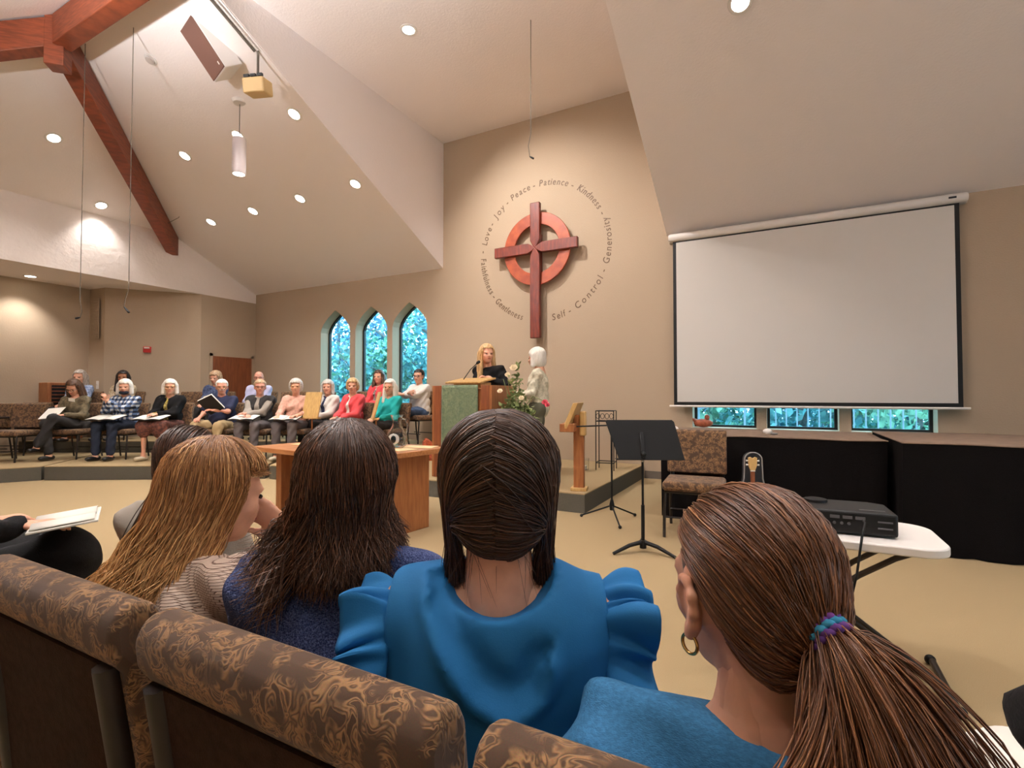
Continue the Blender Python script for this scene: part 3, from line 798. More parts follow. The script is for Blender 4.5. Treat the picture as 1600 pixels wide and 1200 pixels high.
# music stand
t = thing('music_stand', 'black orchestra music stand with a solid desk', 'music stand', (-0.94, 3.95, 0), R(26))
obj('desk', MB().prism([(-0.265, 0.155), (0.245, 0.155), (0.262, 0.14), (0.315, -0.165), (-0.185, -0.165), (-0.275, 0.145)], 0.008, 'xz', -0.004), M_black, t, bevel=0.003)
dk = bpy.data.objects['desk']; dk.location = (0, 0.02, 0.865); dk.rotation_euler = (-0.32, 0, 0)
obj('desk_ledge', MB().box((0.05, 0.06, 0.705), (0.49, 0.07, 0.008)), M_black, t)
obj('desk_spine', MB().box((0.0, -0.005, 0.82), (0.03, 0.02, 0.2), (-0.32, 0, 0)), M_blackplastic, t, bevel=0.004)
obj('tilt_knob', MB().ell((0, -0.035, 0.755), (0.022, 0.018, 0.02)), M_black, t, smooth=True)
obj('pole', MB().tube([(0, 0, 0.06), (0, 0, 0.36)], 0.014, 10), M_black, t, smooth=True)
obj('pole', MB().tube([(0, 0, 0.36), (0, 0, 0.76)], 0.009, 10), M_black, t, smooth=True)
obj('pole_clamp', MB().tube([(0, 0, 0.69), (0, 0, 0.725)], 0.012, 10), M_chrome, t, smooth=True)
obj('hub', MB().tube([(0, 0, 0.03), (0, 0, 0.09)], 0.026, 12), M_black, t, smooth=True)
for k in range(3):
    a = R(200 + 120 * k)
    obj('leg', MB().tube([(0.02 * math.cos(a), 0.02 * math.sin(a), 0.075), (0.12 * math.cos(a), 0.12 * math.sin(a), 0.06), (0.26 * math.cos(a), 0.26 * math.sin(a), 0.012)], [0.018, 0.016, 0.012], 8), M_black, t, smooth=True)

# microphone stand with level boom
t = thing('microphone_stand', 'black tripod microphone stand with a level boom arm', 'mic stand', (-1.44, 4.80, 0), R(15))
obj('pole', MB().tube([(0, 0, 0.10), (0, 0, 0.92)], 0.0095, 8), M_black, t, smooth=True)
obj('hub', MB().tube([(0, 0, 0.10), (0, 0, 0.15), (0, 0, 0.20)], [0.02, 0.026, 0.014], 10), M_black, t, smooth=True)
obj('boom', MB().tube([(0.03, 0, 0.92), (-0.34, 0.02, 0.90)], 0.0075, 8), M_black, t, smooth=True)
for k in range(3):
    a = R(165 + 120 * k)
    l = obj('leg', MB().tube([(0.015 * math.cos(a), 0.015 * math.sin(a), 0.14), (0.31 * math.cos(a), 0.31 * math.sin(a), 0.018)], 0.008, 8), M_black, t, smooth=True)
    obj('rubber_foot', MB().ell((0.31 * math.cos(a), 0.31 * math.sin(a), 0.016), (0.016, 0.016, 0.016)), M_black, l, smooth=True)

# draped tables along the wall
def draped(label, x0, x1, y0, y1, h):
    t = thing('draped_table', label, 'table', ((x0 + x1) / 2, (y0 + y1) / 2, 0))
    w = (x1 - x0) / 2; d = (y1 - y0) / 2
    P = []
    n = 60
    def edge(a, b, k):
        return [(a[0] + (b[0] - a[0]) * i / k, a[1] + (b[1] - a[1]) * i / k) for i in range(k)]
    ring = edge((-w, -d), (w, -d), 40) + edge((w, -d), (w, d), 16) + edge((w, d), (-w, d), 40) + edge((-w, d), (-w, -d), 16)
    m = len(ring); vs = []; fs = []
    for j, z in enumerate((h, h * 0.75, h * 0.5, h * 0.25, 0.005)):
        for i, (x, y) in enumerate(ring):
            a = 0.018 * (j / 4) * (math.sin(i * 1.3 + x * 3) + 0.5 * math.sin(i * 2.9))
            L = math.hypot(x / w, y / d) or 1
            vs.append((x + a * (x / w if abs(x) > w * 0.98 else 0), y + a * (y / d if abs(y) > d * 0.98 else 0), z))
    for j in range(4):
        for i in range(m):
            fs.append((j * m + i, (j + 1) * m + i, (j + 1) * m + (i + 1) % m, j * m + (i + 1) % m))
    obj('black_drape', MB().add(vs, fs), M_drape, t, smooth=True)
    def topfn(u, v):
        return (-w - 0.005 + (2 * w + 0.01) * u, -d - 0.005 + (2 * d + 0.01) * v, h + 0.004 + 0.004 * math.sin(u * 17) * math.sin(v * 9 + u * 5))
    obj('lit_drape_top', MB().grid(topfn, 30, 12), M_drape_lit, t, smooth=True, solid=0.008)  # top of the black drape, its reflected light painted in as taupe
    return t
draped('long table under a black drape behind the single chair', -1.06, 0.80, 5.22, 6.35, 0.815)
draped('taller black draped table at the right picture edge', 0.84, 3.6, 4.87, 6.3, 0.835)
# little white speaker pucks, clay bird on the sill
def puck(label, loc):
    t = thing('wireless_microphone', label, 'microphone', loc)
    obj('round_head', MB().ell((0, 0, 0.03), (0.042, 0.036, 0.03)), M_whiteplastic, t, smooth=True)
    obj('tail', MB().ell((0.05, 0.0, 0.012), (0.04, 0.02, 0.012)), mat('grey_plastic', S(120, 116, 112), 0.5), t, smooth=True)
puck('white rounded gadget on the draped table above the ukulele', (-0.10, 5.40, 0.832))
puck('white rounded gadget on the draped table beside the music stand', (-0.96, 5.42, 0.832))
t = thing('clay_bird', 'small reddish clay bird on the window sill', 'ornament', (-0.94, 7.52, 0.766))
mc = mat('terracotta', S(170, 92, 62), 0.6, var=0.2, vscale=30)
obj('bird_body', MB().ell((0, 0, 0.06), (0.13, 0.06, 0.06)), mc, t, smooth=True)
obj('bird_head', MB().ell((0.05, 0, 0.14), (0.035, 0.035, 0.04)).tube([(0.05, 0, 0.09), (0.05, 0, 0.13)], 0.03, 8), mc, t, smooth=True)
obj('bird_tail', MB().tube([(-0.08, 0, 0.07), (-0.15, 0, 0.12)], [0.04, 0.012], 8), mc, t, smooth=True)

# ukulele standing in its open case
t = thing('instrument_case', 'upright dark padded ukulele case with pale piping', 'case', (-0.20, 4.78, 0), R(20))
def uk_outline(s=1.0):
    pts = []
    for i in range(13):
        a = PI * i / 12; pts.append((0.07 * s * math.cos(a), 0.66 + 0.06 * s * math.sin(a)))
    pts += [(-0.075 * s, 0.5), (-0.10 * s, 0.40), (-0.095 * s, 0.30), (-0.13 * s, 0.14)]
    pts += [(-0.09 * s, 0.02), (0.09 * s, 0.02), (0.13 * s, 0.14), (0.095 * s, 0.30), (0.10 * s, 0.40), (0.075 * s, 0.5)]
    return pts
obj('case_shell', MB().prism(uk_outline(), 0.07, 'xz', 0.0), mat('case_fabric', S(32, 32, 36), 0.8), t, bevel=0.012)
pp = uk_outline(1.0); obj('case_piping', MB().tube([(p[0], 0.0, p[1]) for p in pp] + [(pp[0][0], 0, pp[0][1])], 0.006, 6), mat('piping_grey', S(150, 146, 144), 0.5), t, smooth=True)
t = thing('ukulele', 'pale headed ukulele leaning in its case', 'ukulele', (-0.215, 4.735, 0.02), R(20))
body = []
for i in range(40):
    a = 2 * PI * i / 40; r = 0.085 + 0.012 * math.cos(2 * a) ; body.append((0.085 * math.cos(a) * (1.0 if math.sin(a) < 0 else 0.78), 0.13 + 0.12 * math.sin(a)))
obj('ukulele_body', MB().prism(body, -0.05, 'xz', 0.0), M_oakx, t, bevel=0.006)
obj('neck', MB().b2((-0.016, -0.045, 0.24), (0.016, -0.03, 0.555)), M_door, t)
obj('nut', MB().b2((-0.018, -0.05, 0.552), (0.018, -0.03, 0.56)), M_paper, t)
hd_ = obj('headstock', MB().prism([(-0.02, 0.56), (0.02, 0.56), (0.034, 0.60), (0.036, 0.665), (0.018, 0.672), (0.0, 0.66), (-0.018, 0.672), (-0.036, 0.665), (-0.034, 0.60)], 0.014, 'xz', -0.046), M_light_oak, t, bevel=0.003)
for sx in (-1, 1):
    for z in (0.605, 0.64):
        obj('tuning_peg', MB().tube([(sx * 0.034, -0.04, z), (sx * 0.052, -0.04, z)], [0.004, 0.008], 8), M_whiteplastic, t, smooth=True)

# folding table with projector
TZ = 0.62
t = thing('folding_table', 'small white plastic folding table with crossed dark legs', 'table', (0.18, 2.67, 0))
def rrect(hx, hy, r, n=8):
    pts = []
    for cx, cy, a0 in ((hx - r, hy - r, 0), (-hx + r, hy - r, 90), (-hx + r, -hy + r, 180), (hx - r, -hy + r, 270)):
        for i in range(n + 1):
            a = R(a0 + 90 * i / n); pts.append((cx + r * math.cos(a), cy + r * math.sin(a)))
    return pts
obj('table_top', MB().prism(rrect(0.40, 0.235, 0.11), 0.036, 'xy', TZ - 0.036), M_whiteplastic, t, bevel=0.006)
M_leg = mat('bronze_tube', S(58, 50, 44), 0.35, 0.4)
for y0, xs in ((-0.12, 1), (-0.04, 1)):
    obj('leg', MB().tube([(-0.28, y0, 0.54), (-0.05, y0, 0.36), (0.40, y0 + 0.0, 0.03)] if True else [], 0.011, 8), M_leg, t, smooth=True)
for y0 in (-0.17, 0.02):
    obj('leg', MB().tube([(0.27, y0, TZ - 0.04), (0.22, y0, 0.555), (0.10, y0, 0.47), (-0.40, y0, 0.03)], 0.012, 8), M_leg, t, smooth=True)
for sx in (-1, 1):
    f = obj('foot_bar', MB().tube([(sx * 0.40, -0.20, 0.022), (sx * 0.41, 0.23, 0.022)], 0.015, 8), M_leg, t, smooth=True)
    for yy in (-0.20, 0.23):
        obj('rubber_foot', MB().ell((sx * 0.405, yy, 0.022), (0.022, 0.02, 0.022)), M_black, f, smooth=True)
t = thing('projector', 'black box projector with rear ports on the folding table', 'projector', (0.235, 2.66, TZ), R(3))
obj('projector_body', MB().prism([(-0.18, -0.13), (0.18, -0.13), (0.18, 0.09), (0.12, 0.13), (-0.18, 0.13)], 0.095, 'xy', 0.006), M_blackplastic, t, bevel=0.012, seg=3)
obj('focus_ring', MB().lathe([(0.048, 0.098), (0.046, 0.112), (0.03, 0.116), (0.0, 0.117)], 20, (-0.09, 0.05, 0)), M_black, t, smooth=True)
for i in range(6):
    obj('port', MB().tube([(-0.12 + i * 0.026, -0.128, 0.05), (-0.12 + i * 0.026, -0.136, 0.05)], 0.006, 8), M_chrome if i < 2 else mat('port_grey', S(90, 90, 92), 0.4), t, smooth=True)
for i in range(3):
    obj('socket', MB().box((-0.04 + i * 0.045, -0.131, 0.075), (0.034, 0.006, 0.012)), mat('port_grey', S(90, 90, 92), 0.4), t)
for z in (0.04, 0.066):
    obj('vent_slot', MB().box((0.135, -0.131, z), (0.05, 0.004, 0.006)), mat('port_grey', S(90, 90, 92), 0.4), t)
obj('side_text', MB().box((0.10, -0.08, 0.1015), (0.09, 0.012, 0.001)), mat('port_grey', S(90, 90, 92), 0.4), t)
o = obj('video_cable', MB().tube([(0.30, 2.523, 0.69), (0.30, 2.47, 0.69), (0.285, 2.43, 0.65), (0.275, 2.42, 0.58), (0.262, 2.40, 0.50), (0.24, 2.42, 0.38), (0.16, 2.45, 0.2), (0.12, 2.5, 0.01), (-0.1, 2.6, 0.01)], 0.0045, 8), M_black, None, smooth=True)
tag(o, 'black cable hanging from the back of the projector', 'cable')

# two pale wooden desks standing among the choir
for px, dep, lb, rz in ((488, 8.05, 'pale wooden panel stand before the white cardigan', 0.2), (588, 7.75, 'pale wooden desk top tilted beside the turquoise sweater', -0.7)):
    x, y = at_depth(px, dep)
    t = thing('wooden_music_desk', lb, 'music stand', (x, y, 0.2), rz)
    obj('desk_panel', MB().box((0, 0, 0.86), (0.30, 0.02, 0.42), (-0.25, 0, 0)), M_light_oak, t, bevel=0.004)
    obj('desk_lip', MB().box((0, -0.03, 0.655), (0.30, 0.08, 0.02)), M_light_oak, t)
    obj('pole', MB().tube([(0, 0.0, 0.02), (0, 0.0, 0.68)], 0.012, 8), M_oak, t)
    obj('base', MB().lathe([(0.13, 0), (0.13, 0.015), (0.02, 0.03), (0.0, 0.03)], 20), M_oak, t, smooth=True)
# orange bag beside the pulpit
x, y = at_depth(672, 8.0)
def bagfn(u, v):
    a = 2 * PI * u; r = 0.16 * (1 - 0.25 * v) * (1 + 0.10 * math.sin(5 * a + 7 * v)); return (r * math.cos(a), 0.7 * r * math.sin(a), 0.30 * v + 0.03 * math.sin(3 * a) * v)
o = obj('cloth_bag', MB().grid(bagfn, 40, 10).add([(0, 0, 0.0)], []), mat('orange_print', S(196, 92, 44), 0.8, col2=S(120, 52, 30), vscale=14, dist=2), None, smooth=True, solid=0.006)
o.location = (x, y, 0.2); tag(o, 'crumpled orange cloth bag on the floor beside the pulpit', 'bag')
# ================================================================== FIGURES: smooth-blended solids meshed on a grid
def smin(a, b, k):
    if k <= 0: return np.minimum(a, b)
    h = np.clip(k - np.abs(a - b), 0, None) / k
    return np.minimum(a, b) - h * h * k * 0.25

def prim_bounds(p, infl):
    if p[0] == 'c':
        a, b, r1, r2 = np.array(p[1], float), np.array(p[2], float), p[3], p[4]
        r = max(r1, r2) * (max(1.0, p[6]) if len(p) > 5 and p[5] is not None else 1.0) + infl
        return np.minimum(a, b) - r, np.maximum(a, b) + r
    c, r = np.array(p[1], float), max(p[2]) + infl
    return c - r, c + r

def prim_dist(p, P, infl):
    if p[0] == 'c':
        a = np.array(p[1], float); b = np.array(p[2], float); r1, r2 = p[3], p[4]
        Q = P - a; ba = b - a
        t = np.clip((Q @ ba) / max(1e-9, ba @ ba), 0, 1)
        D = Q - t[..., None] * ba
        if len(p) > 5 and p[5] is not None:
            s = np.array(p[5], float); s = s / np.linalg.norm(s); w = p[6]
            ds = D @ s
            perp2 = (D * D).sum(-1) - ds * ds
            rr = r1 + (r2 - r1) * t
            q = np.sqrt(np.maximum(perp2, 0) + (ds / w) ** 2 + 1e-12)
            return (q - rr) - infl
        return np.sqrt((D * D).sum(-1) + 1e-12) - (r1 + (r2 - r1) * t) - infl
    c = np.array(p[1], float); r = np.array(p[2], float) + infl
    Q = P - c
    if len(p) > 3 and p[3] is not None: Q = Q @ np.array(p[3])
    k0 = np.sqrt(((Q / r) ** 2).sum(-1) + 1e-12); k1 = np.sqrt(((Q / (r * r)) ** 2).sum(-1) + 1e-12)
    return k0 * (k0 - 1.0) / k1

def surface_nets(F, org, vs):
    s = F < 0
    nx, ny, nz = F.shape
    c = np.zeros((nx - 1, ny - 1, nz - 1), np.int8)
    for i in (0, 1):
        for j in (0, 1):
            for k in (0, 1):
                c += s[i:nx - 1 + i, j:ny - 1 + j, k:nz - 1 + k]
    act = (c > 0) & (c < 8)
    I = np.argwhere(act)
    if len(I) == 0: return np.zeros((0, 3)), np.zeros((0, 4), int)
    idx = -np.ones(act.shape, np.int64); idx[act] = np.arange(len(I))
    acc = np.zeros((len(I), 3)); cnt = np.zeros(len(I))
    corners = [(i, j, k) for i in (0, 1) for j in (0, 1) for k in (0, 1)]
    val = {q: F[I[:, 0] + q[0], I[:, 1] + q[1], I[:, 2] + q[2]] for q in corners}
    for a in corners:
        for ax in range(3):
            if a[ax] == 0:
                b = list(a); b[ax] = 1; b = tuple(b)
                fa, fb = val[a], val[b]; m = (fa < 0) != (fb < 0)
                if not m.any(): continue
                t = fa[m] / (fa[m] - fb[m])
                p = np.tile(np.array(a, float), (m.sum(), 1)); p[:, ax] += t
                acc[m] += p; cnt[m] += 1
    V = (I + acc / cnt[:, None]) * vs + org
    faces = []
    for ax in range(3):
        sl0 = [slice(None)] * 3; sl1 = [slice(None)] * 3
        sl0[ax] = slice(0, F.shape[ax] - 1); sl1[ax] = slice(1, F.shape[ax])
        s0 = s[tuple(sl0)]; s1 = s[tuple(sl1)]
        E = np.argwhere(s0 != s1)
        u, v = (ax + 1) % 3, (ax + 2) % 3
        ok = (E[:, u] > 0) & (E[:, v] > 0) & (E[:, u] < F.shape[u] - 1) & (E[:, v] < F.shape[v] - 1)
        E = E[ok]
        if len(E) == 0: continue
        inside = s0[tuple(E.T)]
        def cell(du, dv):
            q = E.copy(); q[:, u] += du; q[:, v] += dv
            return idx[tuple(q.T)]
        q = np.stack([cell(-1, -1), cell(0, -1), cell(0, 0), cell(-1, 0)], 1)
        q[~inside] = q[~inside][:, ::-1]
        faces.append(q)
    return V, np.concatenate(faces)

def blob(prims, vs=0.015, k=0.03, infl=0.0, cuts=(), noise=None, minus=(), km=0.01):
    """mesh of the smooth union of prims; cuts: functions g(P), kept where g<0"""
    lo = np.min([prim_bounds(p, infl)[0] for p in prims], 0) - 3 * vs - 0.01
    hi = np.max([prim_bounds(p, infl)[1] for p in prims], 0) + 3 * vs + 0.01
    n = np.ceil((hi - lo) / vs).astype(int) + 1
    ax = [lo[i] + np.arange(n[i]) * vs for i in range(3)]
    F = np.full(tuple(n), 0.5)
    for p in prims:
        a, b = prim_bounds(p, infl)
        kk = p[7] if len(p) > 7 else k
        m = kk + 2 * vs
        i0 = np.clip(((a - m - lo) / vs).astype(int), 0, n - 1); i1 = np.clip(((b + m - lo) / vs).astype(int) + 2, 1, n)
        sl = tuple(slice(i0[j], i1[j]) for j in range(3))
        P = np.stack(np.meshgrid(*[ax[j][sl[j]] for j in range(3)], indexing='ij'), -1)
        F[sl] = smin(F[sl], prim_dist(p, P, infl), kk)
    P = None
    if minus or cuts or noise: P = np.stack(np.meshgrid(*ax, indexing='ij'), -1)
    if noise is not None: F = F + noise(P)
    for p in minus:
        F = -smin(-F, prim_dist(p, P, 0.0), km)
    for g in cuts:
        F = np.maximum(F, g(P))
    F[0], F[-1] = 0.5, 0.5; F[:, 0], F[:, -1] = 0.5, 0.5; F[:, :, 0], F[:, :, -1] = 0.5, 0.5
    return surface_nets(F, lo, vs)

def fast_mesh(name, parts, material, parent=None, smooth=True):
    """parts: list of (V, quads) joined into one mesh"""
    off = 0; Vs = []; Qs = []
    for V, Q in parts:
        Vs.append(V); Qs.append(Q + off); off += len(V)
    V = np.concatenate(Vs); Q = np.concatenate(Qs)
    me = bpy.data.meshes.new(name)
    k = Q.shape[1]
    me.vertices.add(len(V)); me.vertices.foreach_set('co', V.astype(np.float32).ravel())
    me.loops.add(Q.size); me.loops.foreach_set('vertex_index', Q.astype(np.int32).ravel())
    me.polygons.add(len(Q)); me.polygons.foreach_set('loop_start', np.arange(0, Q.size, k, dtype=np.int32))
    if smooth: me.polygons.foreach_set('use_smooth', np.ones(len(Q), bool))
    me.update(calc_edges=True)
    me.materials.append(material)
    o = bpy.data.objects.new(name, me); link(o, parent)
    return o

def rot_m(yaw=0, pitch=0, roll=0):
    """head rotation: yaw about z (left positive), pitch about x (down positive), roll about y"""
    m = Matrix.Rotation(R(yaw), 3, 'Z') @ Matrix.Rotation(R(-pitch), 3, 'X') @ Matrix.Rotation(R(roll), 3, 'Y')
    return np.array(m)

def skin_mat(key, col):
    if key in MATS: return MATS[key]
    m = mat(key, col, 0.5, var=0.05, vscale=40, spec=0.35)
    b = m.node_tree.nodes['Principled BSDF']
    b.inputs['Subsurface Weight'].default_value = 0.12
    b.inputs['Subsurface Radius'].default_value = (0.012, 0.005, 0.003)
    return m
SK = {'fair': skin_mat('skin_fair', S(224, 168, 140)), 'pink': skin_mat('skin_pink', S(222, 158, 134)), 'tan': skin_mat('skin_tan', S(168, 112, 80)), 'girl': skin_mat('skin_girl', S(218, 164, 136))}
M_eye = mat('eye_dark', (0.012, 0.009, 0.008), 0.2)
M_lip = mat('lips', S(176, 84, 78), 0.45)
def hair_mat(key, c1, c2, rough=0.42):
    return mat('hair_' + key, c1, rough, col2=c2, vscale=26, stretch=(3, 3, 0.5), detail=4, spec=0.5)
HM = {'white': hair_mat('white', S(226, 218, 206), S(244, 238, 228)), 'silver': hair_mat('silver', S(176, 168, 158), S(214, 206, 196)), 'grey': hair_mat('grey', S(124, 112, 102), S(196, 184, 172)),
      'brown': hair_mat('brown', S(62, 40, 28), S(104, 72, 50)), 'black': hair_mat('black', S(20, 16, 15), S(44, 34, 30)), 'blond': hair_mat('blond', S(178, 134, 84), S(226, 190, 136)), 'sandy': hair_mat('sandy', S(156, 122, 90), S(200, 168, 132))}

def cloth(key, col, **k):
    k.setdefault('rough', 0.85); k.setdefault('bump', 0.15); k.setdefault('bscale', 180); k.setdefault('spec', 0.2)
    return mat('cloth_' + key, col, **k)

def head_prims(s=1.0, jaw=1.0):
    e = lambda c, r: ('e', tuple(np.array(c) * s), tuple(np.array(r) * s))
    c = lambda a, b, r1, r2, k=None: ('c', tuple(np.array(a) * s), tuple(np.array(b) * s), r1 * s, r2 * s) + ((None, 1.0, k) if k else ())
    P = [e((0, -0.012, 0.032), (0.074, 0.094, 0.083)), e((0, 0.022, -0.035), (0.058 * jaw, 0.066, 0.078)), e((0, 0.055, -0.088), (0.030 * jaw, 0.028, 0.022)),
         c((0, 0.078, 0.012), (0, 0.100, -0.024), 0.007, 0.013, 0.012), e((0.011, 0.092, -0.028), (0.010, 0.010, 0.008)), e((-0.011, 0.092, -0.028), (0.010, 0.010, 0.008)),
         e((0.030, 0.070, 0.018), (0.026, 0.016, 0.009)), e((-0.030, 0.070, 0.018), (0.026, 0.016, 0.009)),
         e((0.036, 0.058, -0.025), (0.022, 0.020, 0.020)), e((-0.036, 0.058, -0.025), (0.022, 0.020, 0.020)),
         e((0, 0.083, -0.056), (0.022, 0.010, 0.010)),
         e((0.074, -0.008, -0.008), (0.010, 0.020, 0.031)), e((-0.074, -0.008, -0.008), (0.010, 0.020, 0.031)),
         c((0, -0.030, -0.06), (0, -0.050, -0.19), 0.050, 0.056)]
    return P

def strand_noise(freq, amp, z=26):
    def f(P):
        ph = np.arctan2(P[..., 0], P[..., 1] + 0.02)
        return amp * (np.sin(ph * freq + 2.0 * np.sin(P[..., 2] * z)) + 0.6 * np.sin(ph * freq * 1.7 + P[..., 2] * 31)) * 0.6
    return f

def hair_blob(style, vs=0.009, s=1.0):
    """hair in head coordinates"""
    e = lambda c, r: ('e', tuple(np.array(c) * s), tuple(np.array(r) * s))
    c = lambda a, b, r1, r2: ('c', tuple(np.array(a) * s), tuple(np.array(b) * s), r1 * s, r2 * s)
    cap = e((0, -0.020, 0.042), (0.086, 0.104, 0.088))
    # keep the face open: remove what lies in front and below the hairline
    def face(width, top, y0=0.035):
        def g(P):
            d = np.maximum(np.maximum(np.abs(P[..., 0]) - width * s, P[..., 2] - top * s), y0 * s - P[..., 1])
            return -d
        return g
    cuts = []
    if style == 'short':
        P = [cap, e((0, -0.06, -0.01), (0.070, 0.050, 0.06))]; cuts = [face(0.2, 0.062, 0.03), lambda Q: -(Q[..., 2] + 0.055 * s), face(0.2, 0.012, -0.015)]
        nz = strand_noise(18, 0.004)
    elif style == 'bald':
        P = [e((0, -0.03, 0.0), (0.080, 0.085, 0.055))]; cuts = [face(0.2, 0.2, -0.005), lambda Q: Q[..., 2] - 0.03 * s]; nz = strand_noise(18, 0.002)
    elif style == 'curly':
        P = [e((0, -0.018, 0.045), (0.095, 0.110, 0.092)), e((0, -0.055, -0.02), (0.088, 0.060, 0.07)), e((0.075, -0.02, 0.0), (0.028, 0.045, 0.06)), e((-0.075, -0.02, 0.0), (0.028, 0.045, 0.06))]
        cuts = [face(0.062, 0.058, 0.03), face(0.2, -0.03, 0.02)]
        nz = lambda Q: 0.007 * np.sin(Q[..., 0] * 170) * np.sin(Q[..., 1] * 150 + 1) * np.sin(Q[..., 2] * 160) + 0.003 * np.sin(Q[..., 0] * 300 + Q[..., 2] * 200)
    elif style == 'bob':
        P = [e((0, -0.018, 0.046), (0.092, 0.108, 0.090)), e((0, -0.05, -0.03), (0.094, 0.070, 0.10)), c((0.078, 0.0, 0.03), (0.086, 0.008, -0.09), 0.030, 0.030), c((-0.078, 0.0, 0.03), (-0.086, 0.008, -0.09), 0.030, 0.030)]
        cuts = [face(0.060, 0.055, 0.02), lambda Q: -(Q[..., 2] + 0.115 * s)]
        nz = strand_noise(22, 0.004, 14)
    else:  # long
        L = {'long': -0.22, 'mid': -0.15, 'verylong': -0.30}[style]
        P = [e((0, -0.018, 0.046), (0.088, 0.106, 0.088)), c((0, -0.07, 0.0), (0, -0.085, L), 0.065, 0.055), c((0.072, -0.005, 0.03), (0.088, 0.015, L), 0.030, 0.034), c((-0.072, -0.005, 0.03), (-0.088, 0.015, L), 0.030, 0.034), c((0.055, -0.055, 0.0), (0.06, -0.06, L), 0.05, 0.05), c((-0.055, -0.055, 0.0), (-0.06, -0.06, L), 0.05, 0.05)]
        cuts = [face(0.058, 0.068, 0.02), face(0.050, -0.0, -0.01)]
        nz = strand_noise(24, 0.0045, 12)
    return blob(P, vs, 0.025, 0.0, cuts, nz)

def hand_prims(wrist, d, n, side, curl=0.5, s=1.0):
    """wrist point, finger direction d, palm normal n, side=+1 right hand"""
    w = np.array(wrist, float); d = np.array(d, float); d /= np.linalg.norm(d)
    n = np.array(n, float); n -= d * (n @ d); n /= np.linalg.norm(n)
    x = np.cross(d, n) * side
    P = [('c', w, w + d * 0.03 * s, 0.024 * s, 0.028 * s, n, 0.62), ('c', w + d * 0.03 * s, w + d * 0.085 * s, 0.034 * s, 0.040 * s, n, 0.40)]
    for i, L in enumerate((0.068, 0.078, 0.072, 0.055)):
        b = w + d * 0.088 * s + x * (-0.030 + 0.020 * i) * s
        dd = d + x * (-0.10 + 0.07 * i)
        m = b + (dd + n * curl * 0.45) * L * 0.5 * s
        t = m + (dd * 0.8 + n * curl * 1.1) * L * 0.5 * s
        P += [('c', b, m, 0.0095 * s, 0.0088 * s, None, 1, 0.006), ('c', m, t, 0.0088 * s, 0.0072 * s, None, 1, 0.006)]
    b = w + d * 0.03 * s - x * 0.028 * s
    m = b + (d * 0.7 - x * 0.75 + n * 0.2) * 0.035 * s; t = m + (d * 1.0 - x * 0.2 + n * 0.35) * 0.032 * s
    P += [('c', b, m, 0.0125 * s, 0.0105 * s, None, 1, 0.008), ('c', m, t, 0.0105 * s, 0.0085 * s, None, 1, 0.006)]
    return P

def ik(S_, W, l1, l2, hint):
    S_ = np.array(S_, float); W = np.array(W, float); v = W - S_; L = np.linalg.norm(v)
    Lm = min(L, (l1 + l2) * 0.995); u = v / L
    W = S_ + u * Lm
    a = (l1 * l1 - l2 * l2 + Lm * Lm) / (2 * Lm); h = math.sqrt(max(1e-6, l1 * l1 - a * a))
    hn = np.array(hint, float); hn -= u * (hn @ u); hn /= np.linalg.norm(hn)
    return S_ + u * a + hn * h, W

